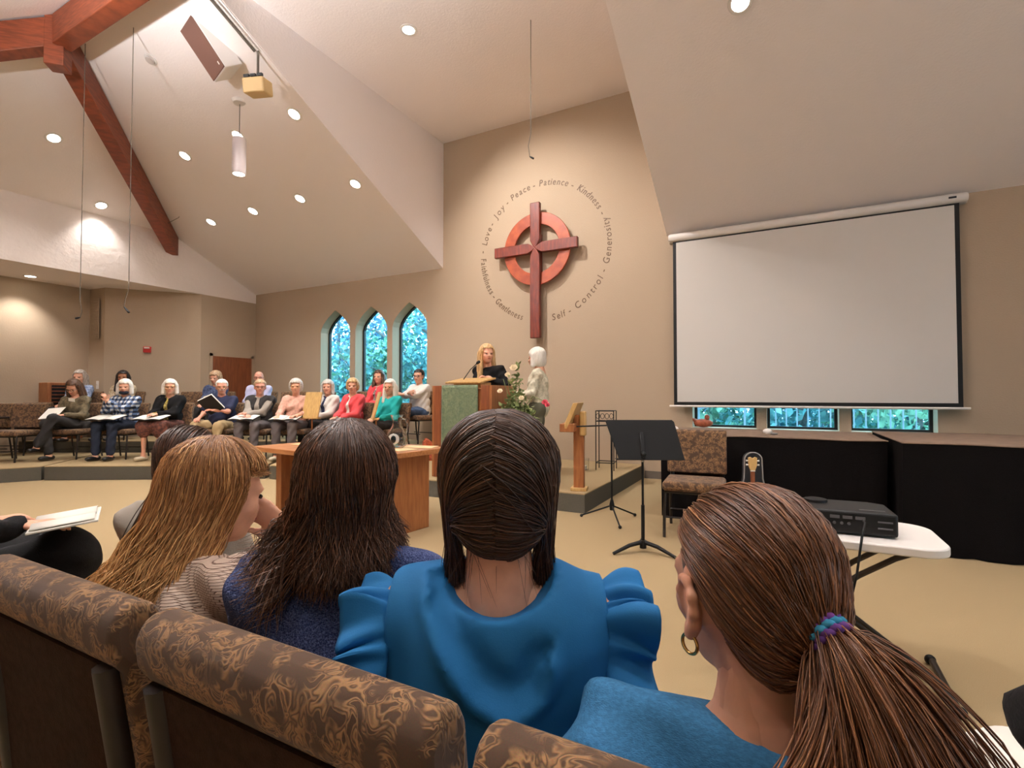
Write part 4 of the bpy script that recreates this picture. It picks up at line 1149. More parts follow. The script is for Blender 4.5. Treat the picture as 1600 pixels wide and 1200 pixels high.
def person(label, loc, rz, pose='sit', s=0.94, top=None, top_mat=None, sleeve='long', bottom='trousers', bottom_mat=None, shoe_mat=None,
           hair='short', hair_col='grey', skin='fair', head=(0, 0, 0), lean=0.0, hands=None, belly=0.0, wide=1.0, fat=1.0, knees=None, ankles=None,
           neck='crew', group=None, over=None, glasses=False, legs_apart=0.12, elbows=None, twist=0, vs=0.0175, lip=True, extra=None, seat=0.45, hscale=1.10, neck_len=1.0, hair_vs=0.009, hem=None, curl=0.5, hand_dirs=None):
    t = thing('person', label, 'person', loc, rz, group)
    sk = SK[skin]
    A = lambda *p: np.array(p, float)
    if pose == 'sit':
        hipz = seat + 0.075 * s
        pelvis = A(0, -0.05, hipz)
        kn = [A(sx * legs_apart * 1.1 * s, 0.40 * s, hipz + 0.02) for sx in (1, -1)]
        an = [A(sx * legs_apart * 1.0 * s, 0.42 * s, 0.09 * s) for sx in (1, -1)]
        if knees: kn = [np.array(k, float) for k in knees]
        if ankles: an = [np.array(k, float) for k in ankles]
    else:
        hipz = 0.86 * s
        pelvis = A(0, 0, hipz)
        kn = [A(sx * 0.09 * s, 0.02, 0.47 * s) for sx in (1, -1)]
        an = [A(sx * 0.09 * s, -0.01, 0.085 * s) for sx in (1, -1)]
    ln = R(lean)
    up = A(0, math.sin(ln), math.cos(ln)); fw = A(0, math.cos(ln), -math.sin(ln)); rt = A(1, 0, 0)
    if twist:
        ct, st_ = math.cos(R(twist)), math.sin(R(twist))
        rtu = A(ct, st_, 0)
    else: rtu = rt
    waist = pelvis + up * 0.16 * s; chest = pelvis + up * 0.34 * s; nb = pelvis + up * 0.50 * s - fw * 0.01
    hipj = [pelvis + rt * sx * 0.085 * s * wide for sx in (1, -1)]
    shj = [pelvis + up * 0.44 * s + rtu * sx * 0.165 * s * wide for sx in (1, -1)]
    torso = [('c', pelvis + A(0, -0.01, 0.0), waist, 0.118 * s * fat, 0.108 * s * fat, rt, 1.30 * wide), ('c', waist, chest, 0.108 * s * fat, 0.118 * s * fat, rtu, 1.22 * wide), ('c', chest, pelvis + up * 0.42 * s, 0.112 * s, 0.066 * s, rtu, 1.45 * wide),
             ('c', shj[0], shj[1], 0.060 * s, 0.060 * s), ('c', nb - up * 0.05, nb + up * 0.05, 0.065 * s, 0.052 * s)]
    if belly: torso.append(('e', pelvis + up * 0.12 * s + fw * 0.09 * s, (0.16 * s * belly, 0.14 * s * belly, 0.16 * s * belly)))
    # head
    hm = rot_m(*head)
    hc = nb + up * 0.165 * s * neck_len + fw * 0.035 * s
    hs = hscale * s ** 0.5
    # arms
    if hands is None: hands = [(0.08, 0.26, hipz + 0.13), (-0.08, 0.26, hipz + 0.13)]
    arms = []
    for i, sx in enumerate((1, -1)):
        hint = (elbows[i] if elbows else (sx * 0.55, -0.35, -0.8))
        el, wr = ik(shj[i], hands[i], 0.275 * s, 0.245 * s, hint)
        arms.append((shj[i], el, wr))
    def arm_prims(i, upto=1.0):
        a, b, c = arms[i]; P = [('c', a, b, 0.049 * s * fat ** 0.5, 0.040 * s * fat ** 0.5)]
        if upto > 0: P.append(('c', b, b + (c - b) * upto, 0.039 * s * fat ** 0.5, (0.039 - 0.013 * upto) * s))
        return P
    legs = []
    for i in (0, 1):
        legs.append([('c', hipj[i], kn[i], 0.088 * s * fat ** 0.7, 0.060 * s), ('c', kn[i], an[i], 0.056 * s, 0.036 * s)])
    feet = []
    for i, sx in enumerate((1, -1)):
        fdir = A(sx * 0.12, 1, 0); fdir /= np.linalg.norm(fdir)
        h_ = an[i] * 1; base = A(h_[0], h_[1], h_[2] - 0.045 * s)
        feet.append([('c', base - fdir * 0.04 * s, base + fdir * 0.13 * s, 0.040 * s, 0.034 * s, A(0, 0, 1), 0.85), ('c', an[i], base, 0.036 * s, 0.04 * s)])
    # body: one skin mesh (trunk and limbs, finer head and hands)
    parts = [blob(torso + arm_prims(0) + arm_prims(1) + legs[0] + legs[1] + feet[0] + feet[1], 0.026, 0.04, -0.006)]
    V, Q = blob(head_prims(hs), 0.009, 0.022)
    parts.append((V @ hm.T + hc, Q))
    # neck bridging trunk and head
    parts.append(blob([('c', nb - up * 0.03, hc + hm @ A(0, -0.03, -0.06) * hs, 0.058 * s, 0.050 * s)], 0.012, 0.02))
    for i, sx in enumerate((1, -1)):
        a, b, c = arms[i]; d = (c - b) / np.linalg.norm(c - b)
        nrm = A(0, 0, -1) if abs(d[2]) < 0.8 else A(0, 1, 0)
        dd = d
        if hand_dirs: dd, nrm = np.array(hand_dirs[i][0], float), np.array(hand_dirs[i][1], float)
        parts.append(blob(hand_prims(c, dd, nrm, sx, curl, s) + [('c', b + (c - b) * 0.7, c, 0.028 * s, 0.024 * s)], 0.0075, 0.014))
    fast_mesh('body', parts, sk, t)
    # face details
    for sx in (1, -1):
        p = hc + hm @ (A(sx * 0.031, 0.083, 0.0) * hs)
        o = obj('eye', MB().ell((0, 0, 0), (0.0115 * hs, 0.006 * hs, 0.0062 * hs), 10, 6), M_eye, t, smooth=True); o.location = p; o.rotation_euler = Matrix(hm.tolist()).to_euler()
    if lip:
        o = obj('lips', MB().ell((0, 0, 0), (0.021 * hs, 0.007 * hs, 0.0065 * hs), 10, 6), M_lip, t, smooth=True); o.location = hc + hm @ (A(0, 0.0915, -0.056) * hs); o.rotation_euler = Matrix(hm.tolist()).to_euler()
    if glasses:
        g = MB()
        for sx in (1, -1):
            g.tube([(sx * 0.033 + 0.024 * math.cos(a), 0.104, 0.0 + 0.019 * math.sin(a)) for a in [k * PI / 7 for k in range(15)]], 0.0028, 5)
            g.tube([(sx * 0.057, 0.104, 0.004), (sx * 0.076, 0.08, 0.004), (sx * 0.084, 0.0, 0.006)], 0.0025, 5)
        g.tube([(-0.009, 0.104, 0.003), (0.009, 0.104, 0.003)], 0.0025, 5)
        o = obj('eyeglasses', g, M_black if glasses is True else glasses, t, smooth=True); o.location = hc; o.scale = (hs,) * 3; o.rotation_euler = Matrix(hm.tolist()).to_euler()
    if hair:
        V, Q = hair_blob(hair, hair_vs, hs); fast_mesh('hair', [(V @ hm.T + hc, Q)], HM[hair_col], t)
    # clothes
    fold = lambda P: 0.006 * np.sin(P[..., 2] * 46 + P[..., 0] * 30 + 4 * np.sin(P[..., 1] * 14)) + 0.004 * np.sin(P[..., 0] * 62 + P[..., 2] * 40)
    if top_mat:
        up_to = {'long': 0.93, 'three': 0.45, 'short': 0.0, 'none': 0.0}[sleeve]
        P = torso[:4] + ([torso[5]] if belly else [])
        for i in (0, 1):
            ap = arm_prims(i, up_to)
            if sleeve == 'short': a, b, c = arms[i]; ap = [('c', a, a + (b - a) * 0.72, 0.054 * s, 0.054 * s)]
            P = P + ap
        hz = hem if hem is not None else (pelvis[2] - 0.05 if pose == 'sit' else pelvis[2] - 0.14 * s)
        cuts = [lambda Q: hz - Q[..., 2]]
        nr = {'crew': 0.068, 'v': 0.075, 'scoop': 0.095, 'turtle': 0.0}[neck] * s
        minus = []
        if nr: minus = [('e', nb + up * 0.045 + fw * (0.035 if neck != 'crew' else 0.02), (nr, nr, nr * 0.95))]
        if neck == 'v': minus.append(('c', nb + fw * 0.1 + up * 0.02, nb + fw * 0.13 - up * 0.13, 0.055, 0.01))
        fast_mesh('top', [blob(P, vs, 0.04, 0.014, cuts, fold, minus)], top_mat, t)
        if over:   # open jacket / vest / cardigan: a second, wider layer cut open in front
            om, osl, gap = over
            P = torso[:4] + ([torso[5]] if belly else [])
            if osl != 'none':
                for i in (0, 1): P = P + arm_prims(i, {'long': 0.9, 'three': 0.4}[osl])
            gp = lambda Q: -np.maximum(np.abs((Q - chest) @ rtu) - gap * (0.4 + 1.2 * np.clip((nb[2] - Q[..., 2]) / 0.5, 0, 1)), (chest[1] + 0.02) - Q[..., 1])
            fast_mesh('overgarment', [blob(P, vs, 0.04, 0.026, cuts + [gp], fold, [('e', nb + up * 0.03 + fw * 0.03, (0.085 * s, 0.085 * s, 0.08 * s))])], om, t)
    if bottom_mat:
        if bottom == 'trousers':
            P = [('c', hipj[0], hipj[1], 0.10 * s * fat, 0.10 * s * fat)]
            for i in (0, 1):
                e_ = kn[i] + (an[i] - kn[i]) * 0.90
                P += [legs[i][0], ('c', kn[i], e_, 0.060 * s, 0.050 * s)]
            fast_mesh('trousers', [blob(P, 0.020, 0.03, 0.012, (), fold)], bottom_mat, t)
        else:
            L = 0.25 if bottom == 'skirt' else 0.6
            P = [('c', hipj[0], hipj[1], 0.11 * s, 0.11 * s)] + [legs[i][0] for i in (0, 1)] + [('c', kn[0], kn[1], 0.068 * s, 0.068 * s)]
            P += [('c', kn[i], kn[i] + (an[i] - kn[i]) * L, 0.075 * s, 0.07 * s) for i in (0, 1)]
            fast_mesh('skirt', [blob(P, 0.020, 0.09, 0.012, (), fold)], bottom_mat, t)
    if shoe_mat:
        for i in (0, 1): fast_mesh('shoe', [blob([feet[i][0]], 0.014, 0.02, 0.006, [lambda Q, z=an[i][2] - 0.083 * s: z - Q[..., 2]])], shoe_mat, t)
    info = dict(root=t, hc=hc, hm=hm, nb=nb, pelvis=pelvis, arms=arms, chest=chest, fw=fw, up=up, torso=torso, arm_prims=arm_prims, legs=legs, shj=shj, rt=rtu, hs=hs, s=s, kn=kn, an=an, hipj=hipj)
    return info
# ================================================================== THE CHOIR AND THE TWO AT THE PULPIT
def plaid_mat():
    m = bpy.data.materials.new('cloth_plaid'); m.use_nodes = True; nt = m.node_tree; b = nt.nodes['Principled BSDF']; b.inputs['Roughness'].default_value = 0.85
    tc = nt.nodes.new('ShaderNodeTexCoord'); sx = nt.nodes.new('ShaderNodeSeparateXYZ'); nt.links.new(tc.outputs['Object'], sx.inputs[0])
    outs = []
    for ax in ('X', 'Z'):
        mu = nt.nodes.new('ShaderNodeMath'); mu.operation = 'MULTIPLY'; mu.inputs[1].default_value = 95; nt.links.new(sx.outputs[ax], mu.inputs[0])
        si = nt.nodes.new('ShaderNodeMath'); si.operation = 'SINE'; nt.links.new(mu.outputs[0], si.inputs[0])
        gt = nt.nodes.new('ShaderNodeMath'); gt.operation = 'GREATER_THAN'; gt.inputs[1].default_value = 0.0; nt.links.new(si.outputs[0], gt.inputs[0]); outs.append(gt)
    ad = nt.nodes.new('ShaderNodeMath'); ad.operation = 'ADD'; nt.links.new(outs[0].outputs[0], ad.inputs[0]); nt.links.new(outs[1].outputs[0], ad.inputs[1])
    hf = nt.nodes.new('ShaderNodeMath'); hf.operation = 'MULTIPLY'; hf.inputs[1].default_value = 0.5; nt.links.new(ad.outputs[0], hf.inputs[0])
    r = nt.nodes.new('ShaderNodeValToRGB'); r.color_ramp.interpolation = 'CONSTANT'
    r.color_ramp.elements[0].color = (*S(214, 214, 214), 1); r.color_ramp.elements[1].position = 0.25; r.color_ramp.elements[1].color = (*S(92, 112, 146), 1)
    e = r.color_ramp.elements.new(0.75); e.color = (*S(26, 32, 50), 1)
    nt.links.new(hf.outputs[0], r.inputs['Fac']); nt.links.new(r.outputs['Color'], b.inputs['Base Color'])
    return m
C_dark = cloth('charcoal', S(52, 50, 50)); C_black = cloth('black', S(20, 19, 20)); C_navy = cloth('navy', S(44, 48, 72)); C_khaki = cloth('khaki', S(184, 160, 120))
C_jeans = cloth('jeans', S(66, 84, 112), var=0.15, vscale=30); C_grey = cloth('grey_trousers', S(98, 90, 90)); C_greyshirt = cloth('grey_shirt', S(158, 150, 140))
C_white = cloth('white', S(226, 220, 212)); C_pink = cloth('pink', S(226, 176, 156), var=0.12, vscale=30); C_coral = cloth('coral', S(226, 84, 88)); C_red = cloth('red', S(204, 62, 66))
C_teal = cloth('turquoise', S(42, 172, 168)); C_lav = cloth('lavender', S(190, 190, 220)); C_olive = cloth('olive_print', S(84, 76, 60), col2=S(128, 114, 90), vscale=22); C_floral = cloth('cream_print', S(214, 200, 174), col2=S(166, 142, 108), vscale=26)
C_yel = cloth('yellow_print', S(206, 182, 90), col2=S(70, 60, 54), vscale=36); C_blueprint = cloth('blue_print', S(180, 190, 214), col2=S(110, 130, 170), vscale=30); C_greenshirt = cloth('sage', S(176, 176, 150))
C_ivory = cloth('ivory_jacket', S(232, 224, 202), col2=S(196, 190, 164), vscale=30)
Sh_black = mat('shoe_black', S(22, 20, 20), 0.4); Sh_tan = mat('shoe_tan', S(200, 186, 160), 0.6); Sh_brown = mat('shoe_brown', S(90, 62, 44), 0.5)
G_CH = 'choir singers seated on the platforms'

def booklet(label, loc, rz, w=0.42, d=0.28, tilt=0.0, cover=M_blackplastic, name='open_folder', roll=0.0):
    t = thing(name, label, 'booklet', loc, rz)
    t.rotation_euler = (tilt, roll, rz)
    obj('cover', MB().box((0, 0, -0.004), (w, d, 0.008)), cover, t, bevel=0.002)
    for sx in (-1, 1):
        def pg(u, v, sx=sx):
            x = sx * (0.004 + (w / 2 - 0.012) * u); return (x, -d / 2 + 0.01 + (d - 0.02) * v, 0.002 + 0.016 * math.sin(u * PI * 0.9) * (1 - 0.3 * u))
        obj('page', MB().grid(pg, 8, 2), M_paper, t, smooth=True, solid=0.002)
    return t
def world_of(info, local):
    rt = info['root']; m = Matrix.Translation(rt.location) @ Euler(rt.rotation_euler).to_matrix().to_4x4()
    return m @ Vector(local)
P_ = {}
def seat(px, z=0.2, back=False): x, y = CH[(px, 'b')] if back else CH[px]; return (x, y, z)
# front row, left to right
p = person('person in dark olive jacket looking down at a sheet on the lap', seat(118), RZC, top_mat=C_olive, bottom_mat=C_dark, shoe_mat=Sh_black, hair='mid', hair_col='brown', head=(10, 28, 0), lean=6, neck='scoop', group=G_CH,
           hands=[(0.03, 0.30, 0.70), (-0.06, 0.27, 0.70)], knees=[(0.11, 0.40, 0.58), (-0.02, 0.42, 0.66)], ankles=[(0.06, 0.38, 0.09), (0.15, 0.50, 0.22)], wide=1.05, fat=1.08, glasses=True)
w = world_of(p, (0.10, 0.30, 0.735)); o = obj('song_sheet', MB().box((0, 0, 0), (0.24, 0.30, 0.004)), M_paper); o.location = w; o.rotation_euler = (-0.55, 0.1, RZC + 0.2); tag(o, 'white sheet on the lap of the person in olive jacket', 'paper')
w = world_of(p, (-0.075, 0.155, 0.94)); o = obj('name_tag', MB().box((0, 0, 0), (0.10, 0.005, 0.05)), M_paper); o.location = w; o.rotation_euler = (-0.2, -0.15, RZC); tag(o, 'white name tag on the olive jacket', 'name tag')
p = person('person in blue plaid shirt clapping above an open folder', seat(193), RZC, top_mat=plaid_mat(), sleeve='long', bottom_mat=cloth('dark_jeans', S(38, 44, 58)), shoe_mat=Sh_black, hair='bob', hair_col='white', head=(22, 2, 0), group=G_CH, wide=1.12, fat=1.12,
           hands=[(0.05, 0.27, 0.90), (0.01, 0.29, 0.92)], hand_dirs=[((-0.35, 0.35, 0.85), (-1, 0, 0)), ((0.35, 0.35, 0.85), (1, 0, 0))], curl=0.15)
sc = fast_mesh('face_mask', [blob([('e', (0, 0.05, -0.085), (0.066, 0.062, 0.036))], 0.008, 0.01, 0, [lambda Q: -(Q[..., 1] + 0.02)])], cloth('mask_dark', S(46, 48, 56)), p['root']); sc.location = p['hc']; sc.rotation_euler = Matrix(p['hm'].tolist()).to_euler()
booklet('open folder on the lap of the person in plaid', world_of(p, (0.0, 0.34, 0.665)), RZC, 0.46, 0.30, -0.22)
p = person('person in black cardigan over yellow print with hands folded', seat(264), RZC, top_mat=C_yel, over=(C_black, 'long', 0.035), bottom='skirt', bottom_mat=cloth('rust_skirt', S(120, 74, 62), col2=S(70, 50, 46), vscale=30), shoe_mat=Sh_tan, hair='bob', hair_col='white', head=(30, 0, 0), group=G_CH, neck='v', glasses=M_gold, hands=[(0.045, 0.30, 0.72), (-0.03, 0.30, 0.72)])
booklet('open folder under the folded hands of the black cardigan', world_of(p, (0.03, 0.36, 0.665)), RZC, 0.46, 0.28, -0.22)
p = person('person in navy polo holding a black book on the knee', seat(345), RZC, top_mat=C_navy, sleeve='short', bottom_mat=C_khaki, shoe_mat=Sh_brown, hair='short', hair_col='white', head=(30, 0, 0), group=G_CH, wide=1.15, fat=1.2, belly=1.0, skin='pink', hands=[(0.16, 0.30, 0.66), (-0.10, 0.34, 0.78)], neck='crew', glasses=M_gold, legs_apart=0.17)
mo = obj('moustache', MB().ell((0, 0.098, -0.043), (0.034, 0.010, 0.011)), HM['white'], p['root'], smooth=True); mo.location = p['hc']; mo.rotation_euler = Matrix(p['hm'].tolist()).to_euler()
t = thing('black_book', 'thick black book with pale page edges held by the navy polo', 'book', world_of(p, (-0.06, 0.36, 0.87)), RZC); t.rotation_euler = (0.9, 0.45, RZC)
obj('book_cover', MB().box((0, 0, 0), (0.24, 0.30, 0.035)), M_blackplastic, t, bevel=0.004); obj('page_block', MB().box((-0.006, 0.004, 0), (0.236, 0.298, 0.026)), M_paper, t)
w = world_of(p, (0.10, 0.195, 0.98)); o = obj('name_tag', MB().box((0, 0, 0), (0.10, 0.005, 0.06)), M_paper); o.location = w; o.rotation_euler = (-0.3, 0.3, RZC); tag(o, 'white name tag on the navy polo', 'name tag')
p = person('person in dark puffer vest over grey shirt with crossed wrists', seat(405), RZC, top_mat=C_greyshirt, over=(C_dark, 'none', 0.045), bottom_mat=C_grey, shoe_mat=Sh_black, hair='short', hair_col='sandy', skin='pink', head=(26, 0, 0), group=G_CH, glasses=True, hands=[(0.02, 0.30, 0.70), (0.05, 0.27, 0.73)], wide=1.08)
booklet('open folder on the lap of the person in dark vest', world_of(p, (0.06, 0.34, 0.665)), RZC, 0.40, 0.26, -0.22)
p = person('person in pink embroidered top with an open folder', seat(461), RZC, s=0.95, top_mat=C_pink, sleeve='three', bottom_mat=C_grey, shoe_mat=Sh_tan, hair='curly', hair_col='silver', head=(16, 0, 0), group=G_CH, glasses=M_gold, hands=[(0.14, 0.30, 0.68), (-0.16, 0.30, 0.70)])
booklet('open folder on the lap of the person in pink', world_of(p, (0.0, 0.33, 0.66)), RZC, 0.44, 0.26, -0.22)
RW = PI - R(4)
p = person('person in white cardigan over dark blue top', seat(510), RW, s=0.95, top_mat=C_navy, over=(C_white, 'long', 0.05), bottom_mat=C_dark, shoe_mat=Sh_black, hair='bob', hair_col='silver', head=(38, 0, 0), group=G_CH)
p = person('person in coral cardigan over white blouse', seat(549), RW, s=0.97, top_mat=C_white, over=(C_coral, 'long', 0.04), bottom_mat=C_dark, shoe_mat=Sh_black, hair='curly', hair_col='blond', head=(40, 0, 0), group=G_CH, neck='v')
p = person('person in turquoise sweater in front of crossed arms', seat(607), RW, s=0.94, top_mat=C_teal, bottom_mat=C_dark, shoe_mat=Sh_black, hair='long', hair_col='white', head=(22, 2, 0), group=G_CH, glasses=M_gold, neck='scoop')
# back row
p = person('person in pale blue print behind the olive jacket', seat(122, .4, True), RZC, top_mat=C_blueprint, bottom_mat=C_dark, shoe_mat=Sh_black, hair='long', hair_col='grey', head=(15, 4, 0), group=G_CH)
p = person('person in cream print top behind the plaid shirt', seat(190, .4, True), RZC, top_mat=C_floral, bottom_mat=C_dark, shoe_mat=Sh_black, hair='long', hair_col='black', skin='tan', head=(26, 0, 0), group=G_CH)
hb = obj('headband', MB().tube([(0.083 * math.cos(a), 0.005, 0.046 + 0.086 * math.sin(a)) for a in [PI * k / 12 for k in range(13)]], 0.010, 6), M_chrome, p['root'], smooth=True); hb.location = p['hc']; hb.rotation_euler = Matrix(p['hm'].tolist()).to_euler()
p = person('person in blue print mostly hidden behind the navy polo', seat(335, .4, True), RZC, top_mat=cloth('blue_dark_print', S(92, 104, 136), col2=S(50, 58, 84), vscale=26), bottom_mat=C_dark, shoe_mat=Sh_black, hair='curly', hair_col='sandy', head=(0, 10, 0), group=G_CH)
p = person('person in lavender shirt behind the dark vest', seat(403, .4, True), RZC, top_mat=C_lav, bottom_mat=C_dark, shoe_mat=Sh_black, hair='bald', hair_col='grey', skin='pink', head=(20, 0, 0), group=G_CH, glasses=True, wide=1.1)
p = person('person in red jacket before the middle arched window', seat(590, .4, True), RW, top_mat=cloth('dark_print', S(206, 190, 180), col2=S(50, 40, 40), vscale=40), over=(C_coral, 'long', 0.035), bottom_mat=C_dark, shoe_mat=Sh_black, hair='mid', hair_col='brown', head=(22, 0, 0), group=G_CH, neck='v')
x, y, z = seat(652, .4, True)
p = person('person in white sweater and jeans with crossed arms', (x, y, z), RW - R(6), top_mat=C_white, sleeve='three', bottom_mat=C_jeans, shoe_mat=Sh_black, hair='short', hair_col='black', head=(25, 0, 0), group=G_CH, wide=1.15, fat=1.2, hands=[(-0.10, 0.26, 0.86), (0.10, 0.27, 0.83)], glasses=True, elbows=[(1, 0.1, -0.6), (-1, 0.1, -0.6)], hand_dirs=[((-1, 0.1, 0.1), (0, -1, 0)), ((1, 0.1, 0.1), (0, -1, 0))])

# the two standing
p = person('person in black sweater leaning on the pulpit with clasped hands', (-3.50, 6.02, 0.2), PI, 'stand', s=1.035, top_mat=C_black, bottom_mat=C_black, shoe_mat=Sh_black, hair='verylong', hair_col='blond', head=(48, 2, 0), hands=[(-0.10, 0.30, 1.22), (-0.15, 0.31, 1.23)], lean=7, neck='crew', elbows=[(0.8, -0.2, -0.7), (-0.8, -0.2, -0.7)], hair_vs=0.007, hand_dirs=[((-0.8, 0.6, 0.3), (0, 0.3, -1)), ((0.5, 0.7, 0.2), (0, 0.3, -1))], curl=0.9)
p = person('person in ivory jacket standing beside the flower arrangement', (-2.80, 6.05, 0.2), PI - R(70), 'stand', s=0.985, top_mat=C_ivory, bottom_mat=cloth('olive_grey', S(96, 94, 78)), shoe_mat=Sh_brown, hair='bob', hair_col='white', head=(-22, 4, 0), hands=[(0.18, 0.10, 0.80), (-0.12, 0.28, 1.02)], wide=1.05, fat=1.05, hem=0.62, hair_vs=0.007)

# flower arrangement on a stand behind the nearest heads
def leaf_cloud(n, fn, size, rng, up=0.3):
    """n bent two-quad leaves at points given by fn(rng)"""
    P = np.array([fn(rng) for _ in range(n)])
    D = rng.normal(size=(n, 3)); D[:, 2] += up; D /= np.linalg.norm(D, axis=1)[:, None]
    N = rng.normal(size=(n, 3)); X = np.cross(D, N); X /= np.linalg.norm(X, axis=1)[:, None]; Z = np.cross(X, D)
    L = size * (0.6 + 0.8 * rng.random(n))[:, None]; W = L * 0.28
    v = np.stack([P, P + D * L * 0.5 + X * W + Z * L * 0.06, P + D * L, P + D * L * 0.5 - X * W + Z * L * 0.06], 1).reshape(-1, 3)
    q = np.arange(4 * n).reshape(-1, 4)
    return v, q
rg = np.random.default_rng(5)
M_leaf1 = mat('bouquet_leaf', S(92, 112, 62), 0.5, col2=S(150, 162, 104), vscale=9)
t = thing('flower_arrangement', 'tall vase of green foliage with white and pink blossoms', 'flowers', (-2.74, 5.30, 0.2))
obj('pedestal', MB().lathe([(0.14, 0), (0.14, 0.03), (0.03, 0.06), (0.03, 0.52), (0.12, 0.55), (0.12, 0.57), (0, 0.57)], 20), M_oak, t, smooth=True)
obj('vase', MB().lathe([(0.0, 0.57), (0.07, 0.57), (0.09, 0.66), (0.06, 0.78), (0.075, 0.82), (0.065, 0.82), (0.0, 0.76)], 20), mat('vase_ceramic', S(120, 110, 96), 0.3), t, smooth=True)
def bq(r):
    a = r.random() * 2 * PI; q = r.random() ** 0.6; h = 0.80 + 0.35 * (1 - q) * r.random() + 0.05 * r.random() - 0.12 * q
    return (0.26 * q * math.cos(a), 0.2 * q * math.sin(a), h)
lf = fast_mesh('foliage', [leaf_cloud(520, bq, 0.060, rg)], M_leaf1, t, smooth=False); lf['kind'] = 'stuff'
def tall(r):
    h = r.random(); return (0.02 + 0.05 * r.normal() * 0.6, -0.05 + 0.04 * r.normal(), 0.95 + 0.42 * h)
lf = fast_mesh('foliage', [leaf_cloud(120, tall, 0.05, rg)], M_leaf1, t, smooth=False); lf['kind'] = 'stuff'
def bloom(loc, r, m):
    fl = MB()
    for ring, (k, rr, tl) in enumerate(((6, 1.0, 0.3), (5, 0.7, 0.8), (3, 0.4, 1.2))):
        for i in range(k):
            a = 2 * PI * i / k + ring; fl.ell((r * rr * 0.55 * math.cos(a), r * rr * 0.55 * math.sin(a), r * 0.25 * ring), (r * 0.5 * rr + 0.004, r * 0.5 * rr + 0.004, r * 0.16), 8, 5, (tl * math.sin(a), -tl * math.cos(a), 0))
    o = obj('blossom', fl, m, t, smooth=True, fixn=False); o.location = loc; o.rotation_euler = (0.9, 0, 0.3)
    return o
Mw = mat('petal_cream', S(244, 226, 190), 0.6); Mp = mat('petal_pink', S(206, 66, 84), 0.5)
bloom((0.02, -0.10, 1.33), 0.045, Mw); bloom((-0.05, -0.12, 1.25), 0.03, Mw); bloom((-0.14, -0.14, 1.06), 0.03, Mw); bloom((0.14, -0.14, 0.98), 0.03, Mw)
bloom((0.36, 0.02, 0.93), 0.035, Mp); bloom((0.40, 0.0, 0.90), 0.028, Mp)
obj('stem', MB().tube([(0.0, 0, 0.75), (0.22, 0.0, 1.0), (0.36, 0.02, 0.94)], 0.005, 6), M_leaf1, t, smooth=True)
for x, y in ((0.02, -0.04), (-0.08, -0.06), (0.08, -0.05), (-0.16, -0.02)):
    obj('stem', MB().tube([(0, 0, 0.72), (x * 0.5, y * 0.5, 0.95), (x, y, 1.2)], 0.004, 6), M_leaf1, t)
# ================================================================== THE NEAREST ROW
def strand_mat(key, dark, mid, light, rough=0.38):
    m = bpy.data.materials.new('strands_' + key); m.use_nodes = True; nt = m.node_tree; b = nt.nodes['Principled BSDF']
    b.inputs['Roughness'].default_value = rough; b.inputs['Specular IOR Level'].default_value = 0.6
    at = nt.nodes.new('ShaderNodeAttribute'); at.attribute_name = 'tone'
    r = nt.nodes.new('ShaderNodeValToRGB'); e = r.color_ramp.elements
    e[0].position = 0.1; e[0].color = (*dark, 1); e[1].position = 0.95; e[1].color = (*light, 1)
    k = e.new(0.55); k.color = (*mid, 1)
    nt.links.new(at.outputs['Fac'], r.inputs['Fac']); nt.links.new(r.outputs['Color'], b.inputs['Base Color'])
    return m
def strands(name, P, rad, tone, material, parent, sides=3):
    """P (N,K,3) strand paths; tapered tubes; tone (N,) or (N,K) colour variation"""
    N, K, _ = P.shape
    T = np.gradient(P, axis=1); T /= np.linalg.norm(T, axis=2)[..., None] + 1e-9
    ref = np.tile(RNG.normal(size=(N, 1, 3)), (1, K, 1))
    U = np.cross(T, ref); U /= np.linalg.norm(U, axis=2)[..., None] + 1e-9
    W = np.cross(T, U)
    k = np.linspace(0, 1, K); tp = np.where(k > 0.75, 1 - 0.75 * (k - 0.75) / 0.25, 1.0)
    r = (np.asarray(rad).reshape(-1, 1) * tp[None])[..., None]
    rings = [P + (U * math.cos(2 * PI * j / sides) + W * math.sin(2 * PI * j / sides)) * r for j in range(sides)]
    V = np.stack(rings, 2).reshape(-1, 3)
    base = (np.arange(N)[:, None, None] * K + np.arange(K - 1)[None, :, None]) * sides
    j = np.arange(sides)[None, None]
    a = base + j; b = base + (j + 1) % sides
    Q = np.stack([a, b, b + sides, a + sides], -1).reshape(-1, 4)
    o = fast_mesh(name, [(V, Q)], material, parent)
    tn = np.asarray(tone, float)
    if tn.ndim == 1: tn = np.repeat(tn[:, None], K, 1)
    att = o.data.attributes.new('tone', 'FLOAT', 'POINT'); att.data.foreach_set('value', np.repeat(np.clip(tn, 0, 1).ravel(), sides).astype(np.float32))
    o['kind'] = 'stuff'
    return o
CAPC = np.array([0, -0.018, 0.036]); CAPR = np.array([0.080, 0.102, 0.088])
def cap_point(d, hs, off):
    d = d / np.linalg.norm(d, axis=-1)[..., None]
    Rr = 1 / np.sqrt(((d / CAPR) ** 2).sum(-1))
    P = (CAPC + d * (Rr[..., None])) * hs + d * np.asarray(off)[..., None]
    P[..., 2] -= 0.075 * hs * np.clip(0.15 - d[..., 2], 0, 1) * np.clip(-d[..., 1] * 1.3, 0, 1)
    return P
def slerp(a, b, t):
    a = a / np.linalg.norm(a, axis=-1)[..., None]; b = b / np.linalg.norm(b, axis=-1)[..., None]
    om = np.arccos(np.clip((a * b).sum(-1), -0.9999, 0.9999))[..., None]
    return (np.sin((1 - t) * om) * a + np.sin(t * om) * b) / np.sin(om)
